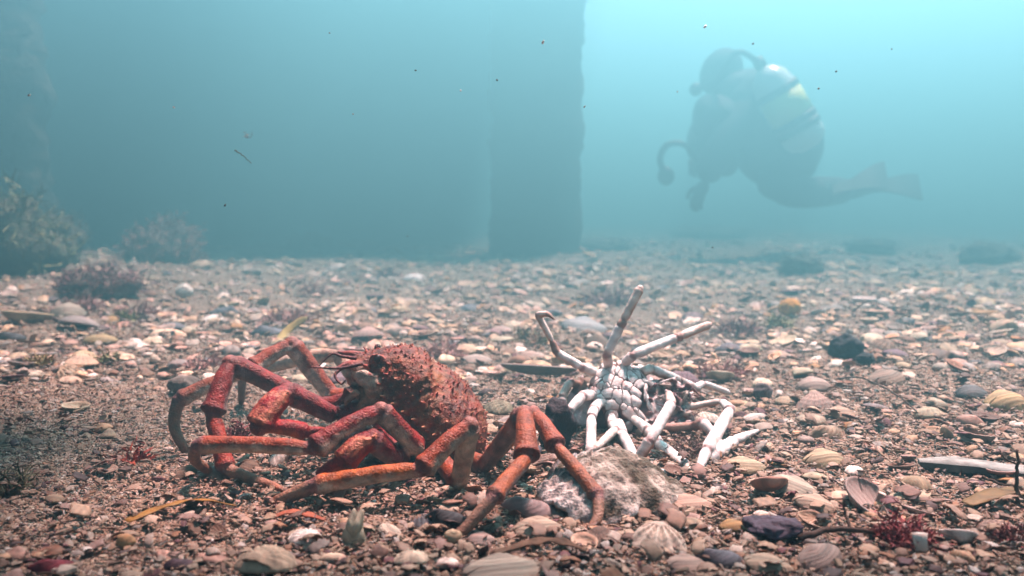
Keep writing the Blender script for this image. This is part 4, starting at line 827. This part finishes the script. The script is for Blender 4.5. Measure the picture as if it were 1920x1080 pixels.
# litter as one mesh
def rotmats(rx, ry, rz):
    cx, sx, cy, sy, cz, sz = np.cos(rx), np.sin(rx), np.cos(ry), np.sin(ry), np.cos(rz), np.sin(rz)
    return np.stack([np.stack([cz*cy, cz*sy*sx-sz*cx, cz*sy*cx+sz*sx], -1), np.stack([sz*cy, sz*sy*sx+cz*cx, sz*sy*cx-cz*sx], -1), np.stack([-sy, cy*sx, cy*cx], -1)], -2)
def stamp(name, temps, which, pos, scl, rots, cols, m):
    """bake many small copies of a few templates into one mesh"""
    Vs, Fs, Ks, off = [], [], [], 0
    for ti, (tv, tf, tcol) in enumerate(temps):
        idx = np.nonzero(which == ti)[0]
        if not len(idx): continue
        M = rotmats(*rots[idx].T)*scl[idx][:, None, None] if scl.ndim == 1 else rotmats(*rots[idx].T)*scl[idx][:, None, :]
        P = np.einsum('nij,vj->nvi', M, tv) + pos[idx][:, None]
        n, v = len(idx), len(tv); Vs.append(P.reshape(-1, 3)); Ks.append((cols[idx][:, None]*tcol[None]).reshape(-1, 3))
        Fs.append((tf[None] + (off + np.arange(n)*v)[:, None, None]).reshape(-1, 3)); off += n*v
    return mesh_obj(name, np.concatenate(Vs), np.concatenate(Fs), m, None, np.clip(np.concatenate(Ks), 0, .9))
def tri(F):
    o = []
    for f in F:
        for i in range(1, len(f)-1): o.append((f[0], f[i], f[i+1]))
    return np.array(o)
temps, tkind = [], []
for k, _ in KINDS:
    for sd_ in (1, 2, 3):
        V, F, c = valve(k, 5, 18, sd_, .5 if sd_ == 3 else 0); temps.append((V, tri(F), c)); tkind.append(k)
L_ = len(litter); which = np.array([tkind.index(q[4]) + rnd.randrange(3) for q in litter])
flip = rng.random(L_) < .24; xs, ys, ss = np.array([q[1] for q in litter]), np.array([q[2] for q in litter]), np.array([q[3] for q in litter])
pos = np.stack([xs, ys, gh(xs, ys) + ss*np.where(flip, .14, rng.uniform(-.10, .04, L_))], -1)
tk_ = np.where(rng.random(L_) < .7, .16, .45)
rots = np.stack([rng.normal(0, 1, L_)*tk_ + np.where(flip, np.pi, 0), rng.normal(0, 1, L_)*tk_, rng.uniform(0, 6.28, L_)], -1)
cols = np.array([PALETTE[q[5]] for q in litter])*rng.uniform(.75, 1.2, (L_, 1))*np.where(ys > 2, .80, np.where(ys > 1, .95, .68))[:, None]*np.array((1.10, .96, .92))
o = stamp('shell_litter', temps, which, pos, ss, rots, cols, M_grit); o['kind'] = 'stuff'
# grit: flakes, splinters and grains of broken shell
gt = []
for k in range(10):                                             # flat angular flakes, slightly cupped
    n = 5 + k % 3; th = np.sort(rng.uniform(0, 2*np.pi, n)) if k % 2 else np.linspace(0, 2*np.pi, n, endpoint=False) + rng.uniform(-.3, .3, n)
    rr = rng.uniform(.65, 1.1, n); el = rng.uniform(.45, 1.0); ring = np.stack([np.cos(th)*rr, np.sin(th)*rr*el, np.full(n, 0.)], -1)
    top = ring*.86 + (0, 0, .16); top[:, 2] += .22*rng.random(n); mid = np.array([[0, 0, .34]]); V = np.concatenate([ring, top, mid])
    F = [(i, (i+1) % n, n+(i+1) % n) for i in range(n)] + [(i, n+(i+1) % n, n+i) for i in range(n)] + [(n+i, n+(i+1) % n, 2*n) for i in range(n)]
    gt.append((V, np.array(F), np.ones((len(V), 3))*rng.uniform(.85, 1.1, (len(V), 1))))
for k in range(8):                                              # grains
    V, F = ico(1); V = V*(1+.25*vnoise(V, 2.1, k*3.))[:, None]*rng.uniform(.5, 1, 3); gt.append((V*.75, np.array(F), np.ones((len(V), 3))))
gt0 = gt
SH = []
for k in range(10):                                             # curved, ragged pieces of broken valves
    na_, nb_ = 7, 7; a_ = np.linspace(-.62, .62, na_); b_ = np.linspace(-.5, .5, nb_)*rng.uniform(.55, 1.1); Aa, Bb = np.meshgrid(a_, b_, indexing='ij')
    Aa = Aa + .10*rng.standard_normal(Aa.shape)*(np.abs(Aa) > .5) + Bb*rng.uniform(-.5, .5); Bb = Bb + .09*rng.standard_normal(Bb.shape)*(np.abs(Bb) > np.abs(b_).max()*.9) - Aa*rng.uniform(-.3, .3)
    rd = np.hypot(Aa, Bb); sc = np.where(rd > .75, .75/rd, 1); Aa, Bb = Aa*sc, Bb*sc
    Zz = rng.uniform(.25, .6)*(.5 - Aa**2 - Bb**2*.8) + (.025*np.cos(Bb*rng.uniform(18, 34)) if k % 2 else .012*np.sin(Aa*30))
    top = np.stack([Aa, Bb, Zz], -1).reshape(-1, 3); low = top*np.array((.96, .96, 1)) - (0, 0, .075); n = len(top); I = np.arange(n).reshape(na_, nb_); F = []
    for i in range(na_-1):
        for j in range(nb_-1): q = (I[i, j], I[i+1, j], I[i+1, j+1], I[i, j+1]); F += [q, tuple(x_+n for x_ in q[::-1])]
    edge = [*I[:, 0], *I[-1, 1:], *I[-2::-1, -1], *I[0, -2:0:-1]]
    for i in range(len(edge)): p_, q_ = edge[i], edge[(i+1) % len(edge)]; F.append((q_, p_, p_+n, q_+n))
    SH.append((np.concatenate([top, low]), tri(F), np.concatenate([np.tile(.85 + .18*np.sin(Aa*14).reshape(-1, 1), (1, 3)), np.full((n, 3), 1.1)])))
def grit(name, n, y0, y1, smin, smed, smax, spread, pw, tone=1., temps_=None):
    global gt
    gt = temps_ or gt0
    u = rng.random(n); y = y0*(y1/y0)**(u**pw); x = rng.uniform(-1, 1, n)*(spread*y+.10)
    if temps_ is not None:
        keep_ = (rng.random(n) < .30 + .9*sst(-.5, .5, vnoise(np.stack([x, y, 0*x], -1), 5.5, 2.))) & ~((x < -.12) & (y > .56) & (y < 1.) & (rng.random(n) < .7))
        x, y = x[keep_], y[keep_]; n = len(x)
    s = np.clip(smed*np.exp(rng.normal(0, .45, n)), smin, smax)*.5
    wh_ = rng.integers(0, len(gt), n); big_ = s > np.quantile(s, .8); wh_[big_] = rng.integers(0, 10, big_.sum()) if len(gt) > 10 else wh_[big_]
    pal_ = np.array([(.58, .39, .27), (.52, .34, .25), (.62, .45, .33), (.42, .25, .18), (.72, .58, .48), (.82, .74, .67), (.30, .17, .13), (.15, .09, .08), (.52, .25, .14), (.24, .085, .09), (.38, .32, .28), (.58, .36, .30)])
    pr = np.array([.17, .15, .15, .11, .09, .05, .08, .05, .035, .035, .04, .04]); pr /= pr.sum()
    c = pal_[rng.choice(len(pal_), n, p=pr)]*rng.uniform(.7, 1.2, (n, 1))*tone
    tl = np.where(s > .0025, .30, .6); rot = np.stack([rng.normal(0, 1, n)*tl, rng.normal(0, 1, n)*tl, rng.uniform(0, 6.28, n)], -1)
    z = gh(x, y) + s*rng.uniform(-.1, .7, n)
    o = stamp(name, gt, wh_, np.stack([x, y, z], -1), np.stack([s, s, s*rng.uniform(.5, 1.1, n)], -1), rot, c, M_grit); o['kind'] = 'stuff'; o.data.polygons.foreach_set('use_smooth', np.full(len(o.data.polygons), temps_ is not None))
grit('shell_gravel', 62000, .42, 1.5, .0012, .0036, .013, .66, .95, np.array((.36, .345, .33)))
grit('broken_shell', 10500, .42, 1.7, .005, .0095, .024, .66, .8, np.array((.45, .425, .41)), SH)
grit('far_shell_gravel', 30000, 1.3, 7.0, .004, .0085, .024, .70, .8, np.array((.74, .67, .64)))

# ------------------------------------------------------------------ diver
YD = 4.5
def Dp(px, py, dy=0.): return np.array(at(px, py, YD)) + np.array((0, dy, 0))
def D2(px, py, dy=0.): q = at(px, py, YD+dy); return np.array(q)
def skin(name, chains, m, parent, colr=(.022, .024, .03), sub=2):
    """one continuous skin over connected chains of (point, radius); equal points join up"""
    bm = bmesh.new(); lay = bm.verts.layers.skin.verify(); seen = {}
    for ch in chains:
        prev = None
        for p, r in ch:
            k = tuple(np.round(p, 4))
            if k not in seen:
                v = bm.verts.new(p); v[lay].radius = (r, r) if not isinstance(r, tuple) else r; seen[k] = v
                if len(seen) == 1: v[lay].use_root = True
            v = seen[k]
            if prev is not None and prev is not v and not bm.edges.get((prev, v)): bm.edges.new((prev, v))
            prev = v
    me = bpy.data.meshes.new(name); bm.to_mesh(me); bm.free(); tmp = bpy.data.objects.new(name+'_tmp', me); C.objects.link(tmp)
    tmp.modifiers.new('s', 'SKIN'); sb = tmp.modifiers.new('u', 'SUBSURF'); sb.levels = sub; sb.render_levels = sub
    dg = bpy.context.evaluated_depsgraph_get(); ev = bpy.data.meshes.new_from_object(tmp.evaluated_get(dg)); bpy.data.objects.remove(tmp); bpy.data.meshes.remove(me)
    V = np.array([v.co[:] for v in ev.vertices]); F = [tuple(p.vertices) for p in ev.polygons]; bpy.data.meshes.remove(ev)
    return V, F
pelvis, belly, chest, neck, head = D2(1482, 292, .02), D2(1452, 248), D2(1408, 205), D2(1372, 168), D2(1353, 141)
shL, shR = D2(1404, 205, -.17), D2(1380, 200, .19)
elL, haL = D2(1348, 280, -.24), D2(1322, 340, -.30); elR, haR = D2(1312, 250, .22), D2(1306, 296, .12)
hpL, hpR = D2(1484, 305, -.10), D2(1490, 300, .13); knL, knR = D2(1436, 352, -.16), D2(1462, 364, .16)
anL, anR = D2(1556, 366, -.10), D2(1600, 356, .20)
V, F = skin('person', [[(pelvis, .16), (belly, .19), (chest, .185), (neck, .09), (head, .09)], [(chest, .165), (shL, .10), (elL, .085), (haL, .058)], [(chest, .165), (shR, .10), (elR, .08), (haR, .052)],
     [(pelvis, .16), (hpL, .135), (knL, .11), (anL, .07)], [(pelvis, .16), (hpR, .135), (knR, .11), (anR, .07)]], M_suit, None)
base = pelvis.copy(); V = V-base
diver = mesh_obj('person', V, F, M_suit, None, np.tile((.022, .024, .03), (len(V), 1))); diver.location = base
tag(diver, 'scuba diver in a dark wetsuit hovering over the seabed, facing left', 'diver')
def child(name, sp, m, sm=True):
    V, F, c = sp.arrays(); return mesh_obj(name, V-base, F, m, diver, c, sm)
sp = Soup(); V, F, D_ = blob(head + (0, 0, .012), (.105, 0, 0), (0, .095, 0), (.02, 0, .120), 3); sp.add(V, F, (.016, .017, .02)); child('hood', sp, M_suit)
sp = Soup(); fc = D2(1318, 148); V, F, D_ = blob(fc + (.020, 0, .01), (.030, 0, 0), (0, .075, 0), (.006, 0, .050), 3); sp.add(V, F, (.02, .02, .022)); child('mask', sp, M_rubber)
sp = Soup(); V, F, D_ = blob(D2(1306, 168), (.034, 0, 0), (0, .045, 0), (0, 0, .034), 3); sp.add(V, F, (.02, .02, .022)); child('mouthpiece', sp, M_rubber)
# buoyancy jacket
sp = Soup(); ax = chest - pelvis; ax /= np.linalg.norm(ax); sd_ = np.cross(ax, (0, 1, 0)); sd_ /= np.linalg.norm(sd_)
for p, a_, b_, c_ in ((belly*.5+chest*.5, .225, .25, .27), (belly*.7+pelvis*.3 + sd_*.02, .22, .235, .24), (chest + ax*.03, .19, .23, .16), (D2(1372, 176, 0), .13, .17, .10), (D2(1352, 232, -.05), .12, .2, .16), (D2(1345, 285, .02), .10, .17, .13)):
    V, F, D_ = blob(p, sd_*a_, np.array((0, b_, 0)), ax*c_, 4); V = V + D_*(.012*vnoise(V, 12))[:, None]; sp.add(V, F, (.03, .033, .04))
child('buoyancy_jacket', sp, M_suit)
def hand(w_, d, side):
    d = np.array(d, float); d /= np.linalg.norm(d); s_ = np.cross(d, (0, 0, 1.)) if abs(d[2]) < .9 else np.array((1., 0, 0)); s_ /= np.linalg.norm(s_); n_ = np.cross(d, s_); sp = Soup()
    V, F, D_ = blob(w_ + d*.05, d*.055, s_*.042, n_*.018, 3); sp.add(V, F, (.016, .016, .018))
    for k, (o_, L) in enumerate(((-.030, .068), (-.010, .080), (.010, .076), (.029, .060))):
        a_ = w_ + d*.085 + s_*o_; V, F, _ = tube(spline([a_, a_ + d*L*.5 + n_*.006, a_ + d*L*.85 + n_*.022], 8), np.linspace(.0105, .008, 8), 8); sp.add(V, F, (.016, .016, .018))
    a_ = w_ + d*.035 + s_*.036*side; V, F, _ = tube(spline([a_, a_ + d*.022 + s_*.026*side, a_ + d*.055 + s_*.034*side + n_*.01], 8), np.linspace(.012, .009, 8), 8); sp.add(V, F, (.016, .016, .018)); child('glove', sp, M_rubber)
hand(haL, haL-elL, 1); hand(haR, haR-elR + np.array((0, -.1, 0)), -1)
# fins
def fin(an, tip, wdt):
    sp = Soup(); d = tip-an; L = np.linalg.norm(d); d /= L; s_ = np.array((.1, .62, .78)); n_ = np.cross(d, s_); n_ /= np.linalg.norm(n_); V = []; F = []
    for i, t_ in enumerate(np.linspace(0, 1, 12)):
        w_ = wdt*(.35+.65*sst(.2, 1, t_)); th_ = .035*(1-sst(0, .4, t_)) + .006
        for k, z in ((-1, -1), (1, -1), (1, 1), (-1, 1)): V.append(an + d*L*t_ + s_*w_*.5*k + n_*(th_*z + .06*math.sin(t_*2.2)))
    for i in range(11):
        for k in range(4): F.append((i*4+k, i*4+(k+1) % 4, (i+1)*4+(k+1) % 4, (i+1)*4+k))
    F += [(3, 2, 1, 0), (44, 45, 46, 47)]; sp.add(np.array(V), F, (.02, .02, .022)); child('fin', sp, M_rubber, False)
fin(anL, D2(1655, 340, -.05), .17); fin(anR, D2(1715, 362, .25), .17)
# cylinder, strapped to the back: a thing of its own
t0, t1 = D2(1432, 132, -.27), D2(1507, 256, -.27); ta = t0-t1; TL = np.linalg.norm(ta); ta /= TL
tb = t0 - ta*.06; low = t1 - ta*.06
q = np.array([low, low+ta*.02, low+ta*.05, *(low+ta*k for k in np.linspace(.08, TL-.06, 10)), low+ta*(TL+.02), low+ta*(TL+.055), low+ta*(TL+.075)])
V, F, _ = tube(q, np.array([.05, .085, .10] + [.102]*10 + [.085, .05, .022]), 28); tank = mesh_obj('air_cylinder', V-low, F, M_tank, None, None); tank.location = low
tag(tank, 'pale air cylinder with a yellow green band strapped to the back of the diver', 'air cylinder')
sp = Soup(); V, F, _ = tube(np.array([low+ta*TL*.44, low+ta*TL*.80]), .1045, 28); sp.add(V, F, (1, 1, 1)); V, F, c = sp.arrays(); mesh_obj('colour_band', V-low, F, M_label, tank)
for s_ in (.30, .40, .84):
    V, F, _ = tube(np.array([low+ta*(TL*s_-.016), low+ta*(TL*s_+.016)]), .1075, 28); mesh_obj('strap', V-low, F, M_rubber, tank)
top = low + ta*(TL+.075); V, F, _ = tube(np.array([top-ta*.01, top+ta*.02, top+ta*.05]), (.026, .03, .024), 12); mesh_obj('valve', V-low, F, M_rubber, tank)
V, F, _ = tube(spline([top+ta*.03, top+ta*.05+np.array((-.1, -.03, .02)), fc+np.array((.04, -.11, -.02)), D2(1309, 168, -.03)], 20), .014, 10); mesh_obj('hose', V-low, F, M_rubber, tank)
# gauge on its hose loop, hanging free in front
V, F, _ = tube(spline([D2(1310, 302, -.1), D2(1285, 272, -.12), D2(1252, 272, -.12), D2(1239, 298, -.12), D2(1246, 322, -.12)], 30), .0155, 10); o = mesh_obj('gauge_hose', V-D2(1250, 330, -.12), F, M_rubber); o.location = D2(1250, 330, -.12); gauge = o; tag(o, 'gauge on a looped black hose hanging in front of the diver', 'gauge')
V, F, D_ = blob((0, 0, 0), (.042, 0, 0), (0, .02, 0), (0, 0, .046), 3); mesh_obj('gauge', V, F, M_rubber, o)

# bring the diver to where it swims: 3.7 m off
KD = 3.7/YD
for o_, (px, py, dy) in ((diver, (1482, 292, .02)), (tank, (0, 0, 0)), (gauge, (1250, 330, -.12))):
    rel = Vector(o_.location) - Vector(base); o_.location = at(1482, 292, 3.7) + rel*KD; o_.scale = (KD,)*3

# ------------------------------------------------------------------ specks drifting in the water
specks = [(779, 132, .70, 5, 'black'), (932, 150, .62, 5, 'black'), (1018, 79, .8, 8, 'cream'), (1096, 200, .7, 5, 'brown'), (422, 385, .75, 6, 'black'), (55, 178, .8, 7, 'white'), (326, 201, .9, 5, 'white'), (1322, 50, .8, 7, 'white'), (1412, 82, .9, 5, 'slate'), (1568, 134, .7, 5, 'slate'), (1535, 166, .8, 5, 'brown'), (662, 214, .8, 4, 'brown'), (618, 62, .7, 4, 'slate'), (1336, 464, .8, 4, 'black'), (764, 443, .8, 4, 'black'), (1672, 92, .7, 4, 'slate'), (1270, 172, .75, 4, 'brown'), (864, 170, .9, 5, 'grey')]
for i, (px, py, Y_, w_, cn) in enumerate(specks):
    s = w_*.42*Y_/FPX; V, F = ico(2); V = V*(1+.35*vnoise(V, 2.2, i*3.7))[:, None]*np.array((s*1.1, s*.7, s*.75)); o = mesh_obj('drifting_speck', V, F, M_grit, None, np.tile(PALETTE[cn], (len(V), 1)))
    o.location = at(px, py, Y_); o.rotation_euler = (rnd.random(), rnd.random(), rnd.random()*6)
    tag(o, f'tiny {"pale" if cn in ("white", "cream", "grey") else "dark"} speck drifting in the open water', 'speck', f'{"pale" if cn in ("white", "cream", "grey") else "dark"} specks drifting in the water')
twig('drifting_stalk', [[np.array(at(440, 282, .9)), np.array(at(455, 291, .9)), np.array(at(471, 306, .9))]], [(.0007, .0003)], (.10, .09, .06), 'thin dark stalk drifting in the water above the rocks at left', 'stalk')
V, F, c = fronds(10, .010, .012, .0006, (.14, .09, .07), (.2, .13, .1), 5, .9, branch=1); V[:, 2] -= .005; o = mesh_obj('drifting_weed', V, F, M_weed, None, c); o.location = at(467, 252, 1.25); tag(o, 'small brown wisp of weed drifting in the water at left', 'seaweed')
